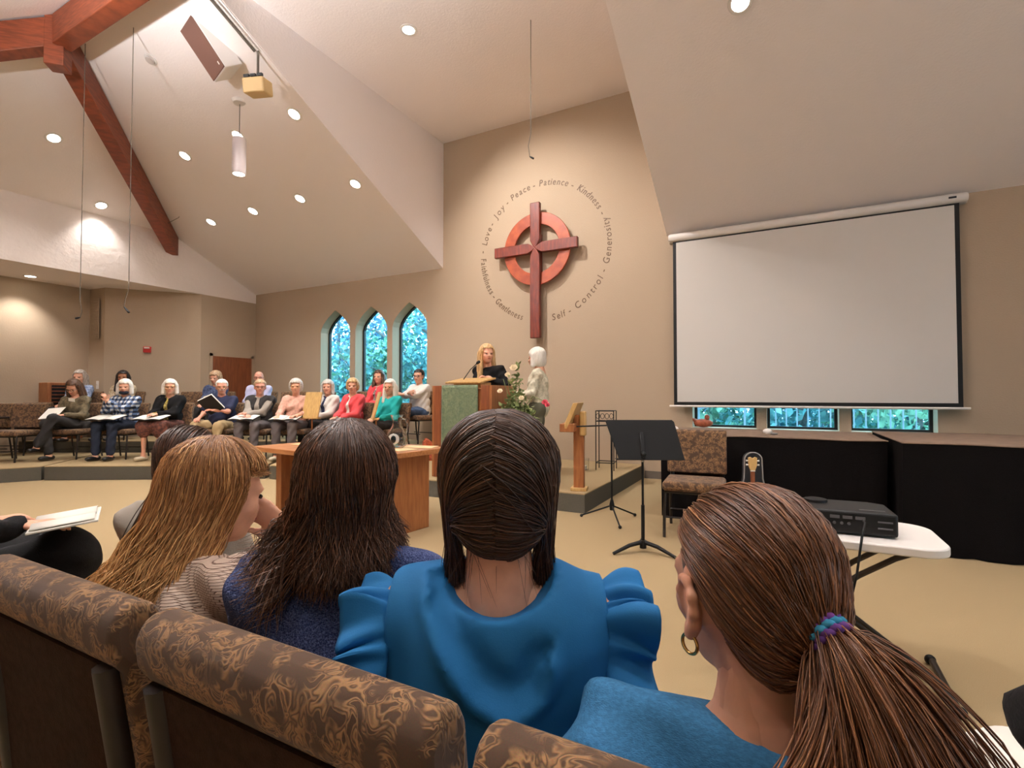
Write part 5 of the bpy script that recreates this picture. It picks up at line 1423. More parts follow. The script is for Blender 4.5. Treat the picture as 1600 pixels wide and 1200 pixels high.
def scalp_dirs(n, rng, front_z=0.50, low=-0.55):
    """random directions over the hairy part of the head (head frame, y forward)"""
    out = []
    while len(out) < n:
        v = rng.normal(size=3); v /= np.linalg.norm(v)
        hl = front_z if v[1] > 0.35 else (0.1 if v[1] > 0.0 else (low if v[1] < -0.35 else -0.25))
        if v[2] > hl: out.append(v)
    return np.array(out)
def resample(P, K):
    """P (N,M,3) to K evenly spaced points along each strand"""
    seg = np.linalg.norm(np.diff(P, axis=1), axis=2); L = np.concatenate([np.zeros((len(P), 1)), np.cumsum(seg, 1)], 1)
    out = np.empty((len(P), K, 3))
    for i in range(len(P)):
        t = np.linspace(0, L[i, -1], K)
        for c in range(3): out[i, :, c] = np.interp(t, L[i], P[i, :, c])
    return out
def clump_noise(N, K, rng, nclump, amp, freq=2.0):
    """low-frequency wander shared by the strands of a clump, growing towards the tip"""
    c = rng.integers(0, nclump, N); ph = rng.random((nclump, 3)) * 6.28; f = freq * (0.7 + 0.6 * rng.random((nclump, 3)))
    t = np.linspace(0, 1, K)
    W = np.sin(ph[c][:, None, :] + t[None, :, None] * f[c][:, None, :] * 6.28) * (t ** 1.3)[None, :, None] * amp
    return W, c
def place_by_head(info, hx, hy, hz=None):
    """move the figure so that its head centre stands over (hx, hy)"""
    rt = info['root']; v = Euler(rt.rotation_euler).to_matrix() @ Vector(info['hc'])
    rt.location = (hx - v.x, hy - v.y, 0 if hz is None else hz - v.z)
    return info
def hair_cap(info, material, low=-0.05, off=0.0, face_z=0.062):
    hs = info['hs']
    V, Q = blob([('e', CAPC * hs, CAPR * hs - 0.002 + off), ('e', np.array([0, -0.060, -0.035]) * hs, np.array([0.058, 0.048, 0.062]) * hs)], 0.007, 0.02, 0, [lambda P: -np.maximum(P[..., 2] - face_z * hs, 0.03 * hs - P[..., 1]), lambda P: -np.maximum(P[..., 2] + 0.005 * hs, -0.02 * hs - P[..., 1]), lambda P: low * hs - P[..., 2]])
    return fast_mesh('scalp_hair', [(V @ info['hm'].T + info['hc'], Q)], material, info['root'])
def to_body(info, P): return P @ info['hm'].T + info['hc']

SM_brown = strand_mat('dark_brown', S(36, 22, 15), S(78, 50, 34), S(140, 96, 64))
SM_mid = strand_mat('mid_brown', S(60, 36, 23), S(122, 78, 50), S(192, 134, 90))
SM_blond = strand_mat('dark_blond', S(98, 62, 36), S(170, 118, 70), S(236, 186, 124))
SM_dk = strand_mat('blackish_brown', S(30, 18, 13), S(74, 47, 33), S(136, 90, 62))
GN = 'people of the nearest row seen from behind'

def knit_mat(name, c1, c2, f=150.0):
    m = bpy.data.materials.new(name); m.use_nodes = True; nt = m.node_tree; b = nt.nodes['Principled BSDF']; b.inputs['Roughness'].default_value = 0.95; b.inputs['Specular IOR Level'].default_value = 0.1
    tc = nt.nodes.new('ShaderNodeTexCoord'); mp = nt.nodes.new('ShaderNodeMapping'); mp.inputs['Rotation'].default_value = (0, 0, R(-35)); nt.links.new(tc.outputs['Object'], mp.inputs[0])
    sp = nt.nodes.new('ShaderNodeSeparateXYZ'); nt.links.new(mp.outputs[0], sp.inputs[0])
    cb = nt.nodes.new('ShaderNodeCombineXYZ'); nt.links.new(sp.outputs['Y'], cb.inputs['X']); nt.links.new(sp.outputs['Z'], cb.inputs['Y'])
    br = nt.nodes.new('ShaderNodeTexBrick'); br.inputs['Scale'].default_value = f; br.inputs['Mortar Size'].default_value = 0.1; br.inputs['Mortar Smooth'].default_value = 0.8; br.inputs['Brick Width'].default_value = 1.0; br.inputs['Row Height'].default_value = 0.75
    br.inputs['Color1'].default_value = (*c1, 1); br.inputs['Color2'].default_value = (*[c * 0.93 for c in c1], 1); br.inputs['Mortar'].default_value = (*c2, 1)
    nt.links.new(cb.outputs[0], br.inputs['Vector']); nt.links.new(br.outputs['Color'], b.inputs['Base Color'])
    bp = nt.nodes.new('ShaderNodeBump'); bp.inputs['Strength'].default_value = 0.8; bp.inputs['Distance'].default_value = 0.004; bp.invert = True
    nt.links.new(br.outputs['Fac'], bp.inputs['Height']); nt.links.new(bp.outputs[0], b.inputs['Normal'])
    return m
C_knit = knit_mat('cream_knit', S(222, 200, 184), S(140, 112, 98), 150)
C_marl = cloth('navy_marl', S(36, 48, 92), col2=S(92, 106, 150), vscale=420, bump=0.6, bscale=260, detail=2)
C_blue = cloth('blue_jersey', S(34, 108, 164), bump=0.06, bscale=500, rough=0.75)
C_denim = cloth('chambray', S(62, 122, 168), var=0.18, vscale=160, bump=0.25, bscale=420, stretch=(1, 1, 3))
def loose_hair(info, n, rng, length, drift=(0, 0), material=None, flare=0.35, tip_wave=0.012, nclump=60, face_gap=55, rad=0.0013, K=18, curl_out=0.0, part=0.0, body_r=0.0, phi_range=None, tip=0.15, eqz=-0.18):
    """strands combed from the crown down the sides and back, then hanging; drift (x, y) in figure coordinates"""
    hs = info['hs']; hm = info['hm']
    phi = np.radians(rng.uniform(*(phi_range or (face_gap, 360 - face_gap)), n))      # azimuth measured from the front
    th0 = np.radians(rng.uniform(2, 75, n) * rng.random(n) ** 0.4)
    layer = rng.random(n)
    M1, M2 = 12, 14
    crown = np.array([part, -0.15, 1.0])
    eq = np.stack([np.sin(phi), np.cos(phi), eqz + 0.0 * phi], 1)
    t = np.linspace(0, 1, M1)[None, :] * (1 - (th0 / np.radians(100)))[:, None] + (th0 / np.radians(100))[:, None]
    D = slerp(np.tile(crown, (n, 1))[:, None, :], eq[:, None, :], t[..., None])
    off = 0.003 + 0.016 * layer[:, None] * np.ones((1, M1)) * (0.5 + 0.5 * t)
    A_ = to_body(info, cap_point(D, hs, off))
    # hanging part in figure coordinates (z up)
    end = A_[:, -1]; ctr = info['hc'][:2] + (hm @ CAPC)[:2] * hs
    rad_dir = end[:, :2] - ctr; rl = np.linalg.norm(rad_dir, axis=1)[:, None]; rad_dir = rad_dir / rl
    Ln = length * (0.72 + 0.38 * rng.random(n)) - 0.0
    u = np.linspace(0, 1, M2 + 1)[1:]
    B_ = np.empty((n, M2, 3))
    B_[..., 2] = end[:, None, 2] - Ln[:, None] * u[None]
    fl = flare * (u ** 2.2)[None] * 0.1 - 0.012 * np.sin(u * PI)[None]
    B_[..., :2] = end[:, None, :2] + rad_dir[:, None, :] * (fl * (0.7 + 0.6 * layer[:, None]))[..., None] + np.array(drift)[None, None] * (u ** 1.15)[None, :, None]
    P = np.concatenate([A_, B_], 1)
    if body_r:    # keep the hair outside the shoulders
        c0 = np.array(info['nb'][:2]); r_ = P[..., :2] - c0; 
        ax = np.array([body_r * 1.55, body_r]); q = np.sqrt(((r_ / ax) ** 2).sum(-1))
        sh = info['shj'][0][2] + 0.035
        low = np.clip((sh - P[..., 2]) / 0.07, 0, 1)
        push = np.where((q < 1), (1 / np.maximum(q, 0.25)), 1.0)
        P[..., :2] = c0 + r_ * (1 + (push - 1) * low)[..., None]
    P = resample(P, K)
    W, c = clump_noise(n, K, rng, nclump, tip_wave); P = P + W
    ct = rng.random(nclump)
    tone = 0.25 + 0.55 * ct[c] * rng.random(n) + 0.25 * rng.random(n)
    tone = tone[:, None] + tip * np.linspace(-0.4, 1, K)[None] ** 1
    return strands('hair', P, rad * (0.7 + 0.7 * rng.random(n)), tone, material, info['root'])

def seat_for(hz, s, lean):
    l = R(lean); return hz - (0.075 * s + math.cos(l) * 0.665 * s - math.sin(l) * (0.035 * s - 0.01))
# ---------------------------------------------------------------- person in the blue ruffled top (two braids)
rng = np.random.default_rng(3)
g = person('person in blue ruffle-sleeved top seated with the back to us', (0, 0, 0), R(27), s=0.83, skin='girl', hair=None, head=(2, 0, 0), lean=3, vs=0.01, group=GN, bottom_mat=C_denim, shoe_mat=Sh_black, lip=True, hscale=1.05, seat=seat_for(1.058, 0.83, 3), hands=[(0.13, 0.24, 0.60), (-0.10, 0.24, 0.60)], elbows=[(0.9, -0.2, -0.7), (-0.9, -0.2, -0.7)])
x, y = at_depth(780, 0.80); place_by_head(g, x, y)
g3 = g
tor = g['torso'][:4]; nb, up, fw, rt = g['nb'], g['up'], g['fw'], g['rt']
def back_fold(P, L=[(-0.085, 0.925), (-0.055, 0.875), (-0.018, 0.832), (0.022, 0.815), (0.052, 0.830), (0.062, 0.852)]):
    x, z = P[..., 0], P[..., 2]; best = np.full(x.shape, 9.0); sgn = np.zeros(x.shape)
    for (x0, z0), (x1, z1) in zip(L[:-1], L[1:]):
        dx, dz = x1 - x0, z1 - z0; t = np.clip(((x - x0) * dx + (z - z0) * dz) / (dx * dx + dz * dz), 0, 1)
        ex, ez = x - x0 - t * dx, z - z0 - t * dz; d = np.sqrt(ex * ex + ez * ez); m = d < best
        best = np.where(m, d, best); sgn = np.where(m, np.sign(dx * ez - dz * ex), sgn)
    sd = best * sgn; back = (P[..., 1] < nb[1] - 0.02)
    f = -0.013 * np.exp(-((sd + 0.012) / 0.013) ** 2) + 0.012 * np.exp(-((sd - 0.016) / 0.018) ** 2)
    return f * back + 0.0025 * np.sin(z * 30 + x * 38) + 0.002 * np.sin(x * 55 - z * 20)
armcut = [lambda P: np.abs(P[..., 0]) - 0.156]
neckcut = [('e', nb + up * 0.035 - fw * 0.03, (0.083, 0.11, 0.066))]
fast_mesh('dress_bodice', [blob(tor + [('c', nb - up * 0.36, nb - up * 0.08, 0.115, 0.108, rt, 1.28)], 0.007, 0.05, 0.012, armcut, back_fold, neckcut, 0.005)], C_blue, g['root'])
# ruffled cap sleeves gathered into the armhole seam
RUFP = [(0.0, 0.075, -0.10), (0.18, 0.060, 0.005), (0.34, 0.005, 0.052), (0.5, -0.055, 0.030), (0.66, -0.085, -0.04), (0.84, -0.098, -0.13), (1.0, -0.10, -0.24)]
for sx in (1, -1):
    sj = g['shj'][0 if sx > 0 else 1]
    def ruf(u, v, sx=sx, sj=sj):
        us = [p[0] for p in RUFP]
        yy = np.interp(u, us, [p[1] for p in RUFP]); zz = np.interp(u, us, [p[2] for p in RUFP])
        wd = np.interp(u, [0, 0.25, 0.55, 0.8, 1], [0.04, 0.075, 0.080, 0.06, 0.03])
        d = np.array([np.interp(u + 0.02, us, [p[1] for p in RUFP]) - np.interp(u - 0.02, us, [p[1] for p in RUFP]), np.interp(u + 0.02, us, [p[2] for p in RUFP]) - np.interp(u - 0.02, us, [p[2] for p in RUFP])]); d /= np.linalg.norm(d) + 1e-9
        nrm = np.array([d[1], -d[0]]) * 1.0          # points out of the armhole loop
        if nrm @ np.array([yy, zz + 0.06]) < 0: nrm = -nrm
        w = (0.011 * math.sin(u * 88 + 2 * math.sin(u * 13 + sx)) + 0.012 * math.sin(u * 37 + sx * 2)) * (0.35 + 0.8 * v) * (0.4 + 0.6 * math.sin(min(1, v * 1.3) * PI * 0.5))
        lift = 0.022 * math.sin(v * PI * 0.6)
        return Vector((sx * (0.148 + wd * v * (0.92 + 0.1 * math.sin(u * 19))), sj[1] + yy + nrm[0] * (lift + w) + d[0] * 0.010 * v * math.sin(u * 50), sj[2] - 0.015 + zz + nrm[1] * (lift + w) - 0.018 * v * v + d[1] * 0.010 * v * math.sin(u * 50)))
    obj('ruffle_sleeve', MB().grid(ruf, 160, 12), C_blue, g['root'], smooth=True, solid=0.003, fixn=False)
# hair: centre part, drawn to two low braids beside the neck
hs = g['hs']; CAPR_save = CAPR.copy()
hair_cap(g, MATS['hair_brown'], low=-0.085)
n = 4200; roots = scalp_dirs(n, rng, 0.45, -0.78)
side = np.where(roots[:, 0] + 0.02 * rng.normal(size=n) + 0.05 > 0, 1.0, -1.0)
tie = np.stack([side * 0.80, -0.42 + 0 * side, -0.86 + 0 * side], 1)
start = roots.copy(); start[:, 0] = np.where(rng.random(n) < 0.55, side * 0.03 * rng.random(n) - 0.05 * (1), roots[:, 0]); 
start /= np.linalg.norm(start, axis=1)[:, None]
t = np.linspace(0, 1, 11)
mid = slerp(start[:, None, :], tie[:, None, :], t[None, :, None])
# bow the strands outwards over the widest part of the head first
bow = np.sin(t * PI)[None, :, None] * np.stack([side * 0.34, 0 * side, 0.20 + 0 * side], 1)[:, None, :]
D = mid + bow * 0.8; 
lay = rng.random(n)
off = (0.004 + 0.012 * lay)[:, None] * np.sin(np.clip(t * 1.2, 0, 1) * PI * 0.5 + 0.2)[None] 
P = cap_point(D, hs, off)
tp = np.stack([side * 0.068, -0.035 + 0 * side, -0.142 + 0 * side], 1) * hs + rng.normal(size=(n, 3)) * 0.008
wgt = np.clip((t - 0.72) / 0.28, 0, 1)[None, :, None] ** 1.5
P = P * (1 - wgt) + tp[:, None] * wgt
W, c = clump_noise(n, 11, rng, 120, 0.0045, 1.2)
P = to_body(g, P + W * np.sin(t * PI)[None, :, None])
ct = rng.random(120); tone = 0.15 + 0.5 * ct[c] * rng.random(n) + 0.3 * rng.random(n)
strands('hair', P, 0.0010 * (0.6 + 0.8 * rng.random(n)), tone, SM_brown, g['root'])
for sx in (1, -1):      # braids
    n2 = 200; K = 16; u = np.linspace(0, 1, K); st = rng.integers(0, 3, n2)
    ph = u[None] * 15 + st[:, None] * 2 * PI / 3
    cx = 0.011 * np.sin(ph); cy = 0.008 * np.sin(2 * ph)
    ctr = np.stack([sx * (0.068 + 0.006 * u), -0.035 + 0.16 * u ** 1.3, -0.142 - 0.075 * u], 1) * hs
    jit = rng.normal(size=(n2, 1, 3)) * 0.0038
    Pb = ctr[None] + np.stack([cx, cy, 0 * cx], -1) + jit
    strands('braid', to_body(g, Pb), np.full(n2, 0.0016), 0.15 + 0.45 * rng.random(n2), SM_brown, g['root'])
fl_n = 34; a0 = rng.random((fl_n, 3)) * np.array([0.10, 0.02, 0.02]) + np.array([-0.05, -0.085, -0.075])   # short wisps on the nape
Pw = a0[:, None] + np.linspace(0, 1, 8)[None, :, None] * (np.array([0, -0.012, -0.07]) + rng.normal(size=(fl_n, 3)) * 0.018)[:, None]
strands('wisps', to_body(g, Pw * hs), np.full(fl_n, 0.00028), 0.3 + 0.4 * rng.random(fl_n), SM_brown, g['root'])

# ---------------------------------------------------------------- person in navy sweater (long loose hair)
rng = np.random.default_rng(4)
g = person('person in navy marled sweater seated between cream knit and blue top', (0, 0, 0), R(34), s=0.84, skin='girl', hair=None, head=(4, 0, 0), lean=4, vs=0.009, group=GN, top_mat=C_marl, bottom_mat=C_dark, shoe_mat=Sh_black, hscale=1.04, seat=seat_for(1.030, 0.84, 4), neck='crew', hands=[(0.10, 0.24, 0.60), (-0.10, 0.24, 0.60)])
x, y = at_depth(545, 1.0); place_by_head(g, x, y); g2 = g
hair_cap(g, MATS['hair_brown'], low=-0.09, off=0.006, face_z=0.05)
loose_hair(g, 4700, rng, 0.155, material=SM_dk, flare=0.16, tip_wave=0.010, nclump=60, rad=0.0011, body_r=0.085, K=11)
loose_hair(g, 700, rng, 0.19, drift=(-0.06, 0.0), material=SM_dk, flare=0.2, tip_wave=0.020, nclump=14, rad=0.0011, body_r=0.10, K=11, phi_range=(200, 290))

# ---------------------------------------------------------------- person in cream knit (long fair hair, chin in hand)
rng = np.random.default_rng(6)
g = person('person in cream knit sweater leaning chin on hand', (0, 0, 0), R(6), s=0.86, skin='girl', hair=None, head=(-16, 12, 0), lean=16, vs=0.009, group=GN, top_mat=C_knit, bottom_mat=C_jeans, shoe_mat=Sh_black, hscale=1.06, seat=seat_for(0.972, 0.86, 16), neck='crew', hands=[(0.085, 0.25, 0.865), (-0.10, 0.30, 0.60)], elbows=[(0.75, 0.35, -0.6), (-0.8, -0.2, -0.7)], hand_dirs=[((-0.55, -0.45, 0.6), (0, -1, 0.2)), ((0, 1, 0), (0, 0, -1))], curl=0.9, sleeve='long')
x, y = at_depth(345, 1.2); place_by_head(g, x, y); g1 = g
hair_cap(g, HM['sandy'], low=-0.09, off=0.006, face_z=0.045)
loose_hair(g, 5200, rng, 0.31, drift=(-0.045, -0.135), material=SM_blond, flare=0.12, tip_wave=0.018, nclump=46, rad=0.0013, K=12, face_gap=66, part=-0.05, tip=0.35)

loose_hair(g, 700, rng, 0.012, material=SM_blond, flare=0.02, tip_wave=0.004, nclump=30, rad=0.0012, K=9, phi_range=(-64, 64), part=-0.05, eqz=0.30)
# ---------------------------------------------------------------- person half hidden behind the cream knit
rng = np.random.default_rng(8)
g = person('person almost hidden behind the cream knit sweater', (0, 0, 0), R(20), s=0.84, skin='girl', hair=None, head=(8, 6, 0), lean=6, vs=0.014, group=GN, top_mat=C_greyshirt, bottom_mat=C_dark, shoe_mat=Sh_black, hscale=1.02, seat=seat_for(0.985, 0.84, 6))
x, y = at_depth(300, 1.62); place_by_head(g, x, y); g0 = g
hair_cap(g, MATS['hair_brown'], low=-0.08)
def pony(info, n, rng, tie, tail, material, rad=0.0014, low=-0.6, front=0.42, K=16, nclump=80, side_part=0.0):
    hs = info['hs']; roots = scalp_dirs(n, rng, front, low); tie = np.array(tie, float)
    t = np.linspace(0, 1, K); td = tie - CAPC; td /= np.linalg.norm(td)
    D = slerp(roots[:, None, :], np.tile(td, (n, 1))[:, None, :], t[None, :, None])
    lay = rng.random(n); off = (0.003 + 0.010 * lay)[:, None] * np.sin(t * PI * 0.8 + 0.25)[None]
    P = cap_point(D, hs, off)
    w = (np.clip((t - 0.70) / 0.30, 0, 1) ** 1.6)[None, :, None]
    P = P * (1 - w) + (tie * hs + rng.normal(size=(n, 3)) * 0.0042)[:, None] * w
    W, c = clump_noise(n, K, rng, nclump, 0.004, 1.3); P = P + W * np.sin(t * PI)[None, :, None]
    ct = rng.random(nclump); tone = 0.15 + 0.5 * ct[c] * rng.random(n) + 0.32 * rng.random(n)
    strands('hair', to_body(info, P), rad * (0.7 + 0.7 * rng.random(n)), tone, material, info['root'])
pony(g, 1300, rng, (0, -0.125, -0.045), None, SM_dk, K=9)
n = 500; u = np.linspace(0, 1, 10); e = rng.normal(size=(n, 3)) * np.array([0.022, 0.022, 0.02])
Pt = np.array([0, -0.128, -0.045]) + u[None, :, None] * np.array([-0.02, -0.06, -0.26]) + (u ** 0.8)[None, :, None] * e[:, None] + np.stack([0 * u, -0.025 * np.sin(u * PI), 0 * u], 1)[None]
strands('ponytail', to_body(g, Pt * g['hs']), np.full(n, 0.0015), 0.15 + 0.5 * rng.random(n), SM_dk, g['root'])
o = obj('hair_tie', MB().lathe([(0.022, -0.008), (0.028, 0.0), (0.022, 0.008)], 16), mat('tie_tan', S(150, 110, 84), 0.8), g['root'], smooth=True); o.location = to_body(g, np.array([0, -0.130, -0.05]) * g['hs']); o.rotation_euler = (0.9, 0, 0)

# ---------------------------------------------------------------- person in chambray with a ponytail (nearest)
rng = np.random.default_rng(9)
g = person('person in chambray blue dress with hoop earring seated at lower right', (0, 0, 0), R(16), s=0.82, skin='girl', hair=None, head=(24, 6, 0), lean=8, vs=0.008, group=GN, top_mat=C_denim, bottom_mat=C_denim, shoe_mat=Sh_black, hscale=1.0, seat=seat_for(0.977, 0.82, 8), neck='crew', sleeve='short', hands=[(0.10, 0.26, 0.56), (-0.10, 0.26, 0.56)])
place_by_head(g, -0.040, 0.652); g4 = g
hair_cap(g, MATS['hair_brown'], low=-0.06)
TIE = np.array([0.006, -0.120, -0.012])
pony(g, 5800, rng, TIE, None, SM_mid, K=11, low=-0.62, front=0.45, nclump=140, rad=0.0009)
n = 5200; K = 11; u = np.linspace(0, 1, K)
e = rng.normal(size=(n, 3)); cl_ = rng.integers(0, 36, n); ce = rng.normal(size=(36, 3))
sp = 0.75 * ce[cl_] + 0.5 * e
fan = np.stack([sp[:, 0] * 0.046, sp[:, 1] * 0.024, sp[:, 2] * 0.03], 1)
Ln = 0.75 + 0.45 * rng.random(n)
path = np.stack([0.030 * u, -0.060 * np.sin(np.clip(u * 1.8, 0, 1) * PI * 0.5), -0.34 * u ** 1.25], 1)
Pt = TIE[None, None] + path[None] * Ln[:, None, None] + (np.clip(u * 1.5, 0, 1) ** 0.7)[None, :, None] * fan[:, None] + rng.normal(size=(n, 1, 3)) * 0.0035
W = np.sin(ce[cl_][:, None, :] * 5 + u[None, :, None] * 7) * 0.008 * u[None, :, None]
ct = rng.random(36); tone = 0.22 + 0.5 * ct[cl_] * rng.random(n) + 0.3 * rng.random(n)
strands('ponytail', to_body(g, (Pt + W) * g['hs']), 0.0008 * (0.6 + 0.8 * rng.random(n)), tone, SM_mid, g['root'])
hsz = g['hs']; core = [TIE + np.array([0.030 * q, -0.060 * math.sin(min(1, q * 1.8) * PI * 0.5), -0.34 * q ** 1.25]) for q in (0.02, 0.15, 0.35, 0.6, 0.85)]
cr = (0.009, 0.016, 0.028, 0.036, 0.028)
V, Q = blob([('c', a * hsz, b * hsz, r1, r2, (0, 1, 0), 0.6) for a, b, r1, r2 in zip(core[:-1], core[1:], cr[:-1], cr[1:])], 0.006, 0.02, 0, (), lambda P: 0.0035 * np.sin(P[..., 0] * 420 + 3 * np.sin(P[..., 2] * 20)))
fast_mesh('ponytail_core', [(to_body(g, V), Q)], hair_mat('chestnut', S(62, 40, 28), S(110, 76, 52)), g['root'])
n = 520; K = 12; u = np.linspace(0, 1, K); e = rng.normal(size=(n, 3))      # a lock thrown over the left shoulder
Pl = TIE + np.stack([-0.155 * u ** 1.4, -0.045 * np.sin(u * PI * 0.9), -0.04 * u - 0.185 * u ** 1.2], 1)[None] + (u ** 0.7)[None, :, None] * e[:, None] * np.array([0.014, 0.010, 0.016]) + rng.normal(size=(n, 1, 3)) * 0.003
strands('ponytail', to_body(g, Pl * g['hs']), 0.0008 * (0.6 + 0.8 * rng.random(n)), 0.3 + 0.6 * rng.random(n), SM_mid, g['root'])
# braided elastic in purple and turquoise
ax = np.array([0.12, -0.75, -0.55]); ax /= np.linalg.norm(ax)
q = Vector(g['hm'] @ ax).to_track_quat('Z', 'Y')
for i, (off_, cname, col) in enumerate(((-0.006, 'elastic_purple', S(132, 72, 160)), (0.0, 'elastic_turquoise', S(54, 150, 190)), (0.006, 'elastic_violet', S(104, 60, 140)))):
    mb = MB(); ring = []
    for k in range(73):
        a = 2 * PI * k / 72; rr = 0.0175 + 0.0012 * math.sin(12 * a + i * 2)
        ring.append((rr * math.cos(a), rr * math.sin(a), off_ + 0.0011 * math.cos(12 * a + i * 2)))
    o = obj('hair_elastic', mb.tube(ring, 0.0040, 8), mat(cname, col, 0.8), g['root'], smooth=True)
    o.location = to_body(g, (TIE + ax * 0.006) * g['hs']); o.rotation_mode = 'QUATERNION'; o.rotation_quaternion = q
# ear with hoop
def ear(info, sx):
    c = np.array([sx * 0.078, -0.010, -0.012]); P = []
    hel = [(0.0, 0.020, -0.006), (0.003, 0.020, 0.014), (0.006, 0.008, 0.030), (0.010, -0.008, 0.031), (0.012, -0.020, 0.016), (0.010, -0.018, -0.004), (0.006, -0.010, -0.020), (0.003, 0.0, -0.030)]
    for a, b in zip(hel[:-1], hel[1:]): P.append(('c', c + np.array(a) * (sx, 1, 1), c + np.array(b) * (sx, 1, 1), 0.0048, 0.0048))
    P += [('c', c + np.array((0.002 * sx, 0.0, -0.024)), c + np.array((0.003 * sx, 0.004, -0.034)), 0.0085, 0.007), ('e', c + np.array((0.0, 0.0, 0.0)), (0.006, 0.018, 0.026)), ('c', c + np.array((0.004 * sx, 0.002, 0.014)), c + np.array((0.006 * sx, -0.008, -0.012)), 0.004, 0.004)]
    P = [(p[0], np.array(p[1]) * info['hs'], np.array(p[2]) * info['hs'], *p[3:]) if p[0] == 'c' else (p[0], np.array(p[1]) * info['hs'], tuple(np.array(p[2]) * info['hs'])) for p in P]
    V, Q = blob(P, 0.0025, 0.006)
    return V, Q
V, Q = ear(g, -1); fast_mesh('ear', [(to_body(g, V), Q)], SK['girl'], g['root'])
hp = [(0.0, 0.0105 * math.cos(a), 0.0105 * math.sin(a)) for a in [R(100) + k * R(320) / 24 for k in range(25)]]
o = obj('hoop_earring', MB().tube(hp, 0.0019, 8), M_gold, g['root'], smooth=True); o.location = to_body(g, np.array([-0.083, -0.006, -0.058]) * g['hs']); o.rotation_euler = (0, 0, R(40))

# ---------------------------------------------------------------- neighbours cut by the picture edges
g = person('person in black at the left edge holding a booklet on the knees', (-2.74, 0.62, 0), R(-4), s=0.98, skin='fair', hair='bob', hair_col='grey', top_mat=C_black, bottom='long_skirt', bottom_mat=C_black, shoe_mat=Sh_black, head=(20, 6, 0), lean=4, legs_apart=0.10, hands=[(0.12, 0.24, 0.70), (-0.18, 0.22, 0.68)], group=GN, hand_dirs=[((0.5, 0.9, 0.0), (0, 0, -1)), ((0, 1, 0), (0, 0, -1))])
t = booklet('open white booklet on the black knees at left', (-2.55, 0.98, 0.705), R(-25), 0.30, 0.21, 0.10, M_paper, 'open_booklet')
g = person('person in black sleeve cut by the right picture edge', (0.615, 0.60, 0), R(4), s=0.95, skin='fair', hair='short', hair_col='brown', top_mat=C_black, bottom_mat=C_black, shoe_mat=Sh_black, head=(20, 6, 0), lean=14, hands=[(0.10, 0.30, 0.64), (-0.12, 0.36, 0.72)], elbows=[(0.9, -0.2, -0.7), (-1, 0.4, -0.1)], group=GN)
t = booklet('white booklet lying at the lower right corner', (0.275, 0.945, 0.675), R(30), 0.22, 0.17, 0.1, M_paper, 'open_booklet')
# ================================================================== OUTSIDE
M_ground = mat('forest_ground', S(96, 108, 84), 0.95, var=0.3, vscale=3)
struct('ground_outside', MB().b2((-40, WY + 0.4, -0.75), (25, 45, -0.7)), M_ground)
LEAF = [mat('leaf_teal', S(72, 138, 150), 0.5, col2=S(120, 186, 190), vscale=3), mat('leaf_green', S(78, 142, 128), 0.5, col2=S(146, 200, 170), vscale=3), mat('leaf_deep', S(50, 104, 134), 0.5, col2=S(90, 150, 178), vscale=3)]
M_bark = mat('bark', S(104, 106, 110), 0.9, var=0.3, vscale=8, stretch=(4, 4, 1))
rgo = np.random.default_rng(21)
def tree(label, x, y, h, r, n, m, leaf=0.16, trunk=0.14, low=0.1):
    t = thing('broadleaf_tree', label, 'tree', (x, y, -0.7), 0, 'trees outside the windows')
    obj('trunk', MB().tube([(0, 0, 0), (0.05, 0.02, h * 0.3), (-0.05, 0, h * 0.6), (0.02, 0, h * 0.95)], [trunk, trunk * 0.8, trunk * 0.55, trunk * 0.2], 8), M_bark, t, smooth=True)
    for k in range(5):
        a = k * 2.4; z = h * (0.25 + 0.13 * k)
        obj('branch', MB().tube([(0, 0, z), (r * 0.4 * math.cos(a), r * 0.4 * math.sin(a), z + 0.3), (r * 0.8 * math.cos(a), r * 0.8 * math.sin(a), z + 0.4)], [trunk * 0.4, trunk * 0.25, 0.01], 6), M_bark, t, smooth=True)
    cl = rgo.normal(size=(26, 3)) * np.array([r * 0.55, r * 0.55, h * 0.26]) + np.array([0, 0, h * (0.5 + low * 0.5)])
    def f(g): c = cl[g.integers(0, 26)]; return c + g.normal(size=3) * 0.27 * r
    o = fast_mesh('foliage', [leaf_cloud(n, f, leaf, rgo, -0.2)], LEAF[m], t, smooth=False); o['kind'] = 'stuff'
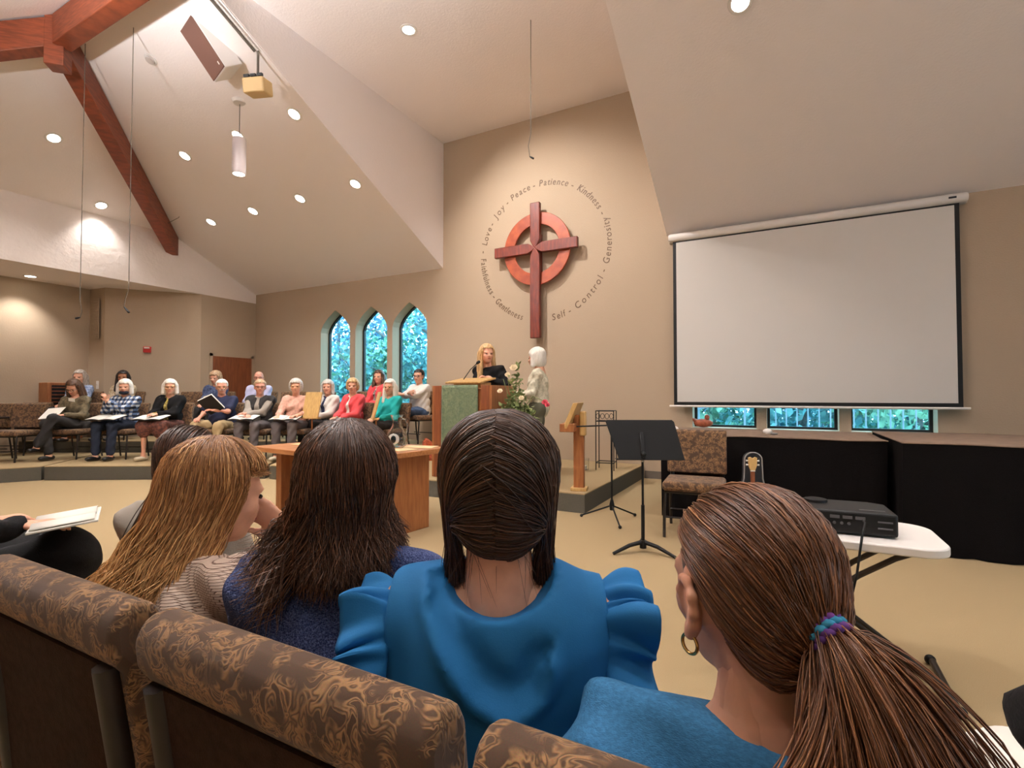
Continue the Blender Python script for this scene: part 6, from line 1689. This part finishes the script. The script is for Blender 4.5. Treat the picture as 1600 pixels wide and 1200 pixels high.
TL = [('slender tree nearest beyond the first arched window', -10.4, 10.2, 3.6, 0.9, 2600, 0), ('bushy tree beyond the middle arched window', -9.3, 10.6, 4.4, 1.1, 3200, 1), ('dense tree beyond the right arched window', -8.2, 10.9, 4.6, 1.1, 3200, 0),
      ('dark tree deep in the garden at left', -14.0, 13.2, 6.0, 1.9, 4200, 2), ('tall dark tree deep in the garden behind the arches', -12.0, 14.2, 7.0, 2.0, 4600, 2), ('dark tree deep in the garden at right of the arches', -10.0, 14.6, 6.5, 2.0, 4600, 2)]
for a in TL: tree(*a)
TL2 = [('leafy shrub beyond the left low window', -1.5, 11.0, 2.4, 1.1, 3000, 1), ('leafy shrub beyond the middle low window', 0.4, 11.3, 2.5, 1.1, 3000, 0), ('leafy shrub beyond the right low window', 2.2, 11.2, 2.4, 1.1, 3000, 1), ('darker tree far beyond the low windows', 0.9, 14.5, 4.5, 2.4, 4500, 2), ('darker tree far beyond the left low window', -2.6, 14.0, 4.5, 2.2, 4500, 2), ('darker tree far beyond the right low window', 4.2, 14.2, 4.5, 2.2, 4000, 2)]
for a in TL2: tree(*a)
t = thing('garden_railing', 'pale metal railing outside the low windows', 'railing', (0, 9.2, -0.7))
M_rail = mat('rail_paint', S(150, 172, 196), 0.5)
obj('top_rail', MB().tube([(-0.2, 0, 1.95), (3.6, 0, 1.95)], 0.025, 8), M_rail, t, smooth=True)
obj('bottom_rail', MB().tube([(-0.2, 0, 0.9), (3.6, 0, 0.9)], 0.02, 8), M_rail, t, smooth=True)
for i in range(26):
    obj('baluster', MB().tube([(-0.2 + i * 0.15, 0, 0.1), (-0.2 + i * 0.15, 0, 1.95)], 0.011, 6), M_rail, t)
obj('ramp_rail', MB().tube([(-2.2, -0.3, 1.45), (-0.2, -0.05, 1.95)], 0.03, 8), M_rail, t, smooth=True)
for i in range(3):
    obj('post', MB().tube([(-1.9 + i * 0.7, -0.26 + i * 0.09, 0), (-1.9 + i * 0.7, -0.26 + i * 0.09, 1.52 + i * 0.175)], 0.018, 6), M_rail, t)
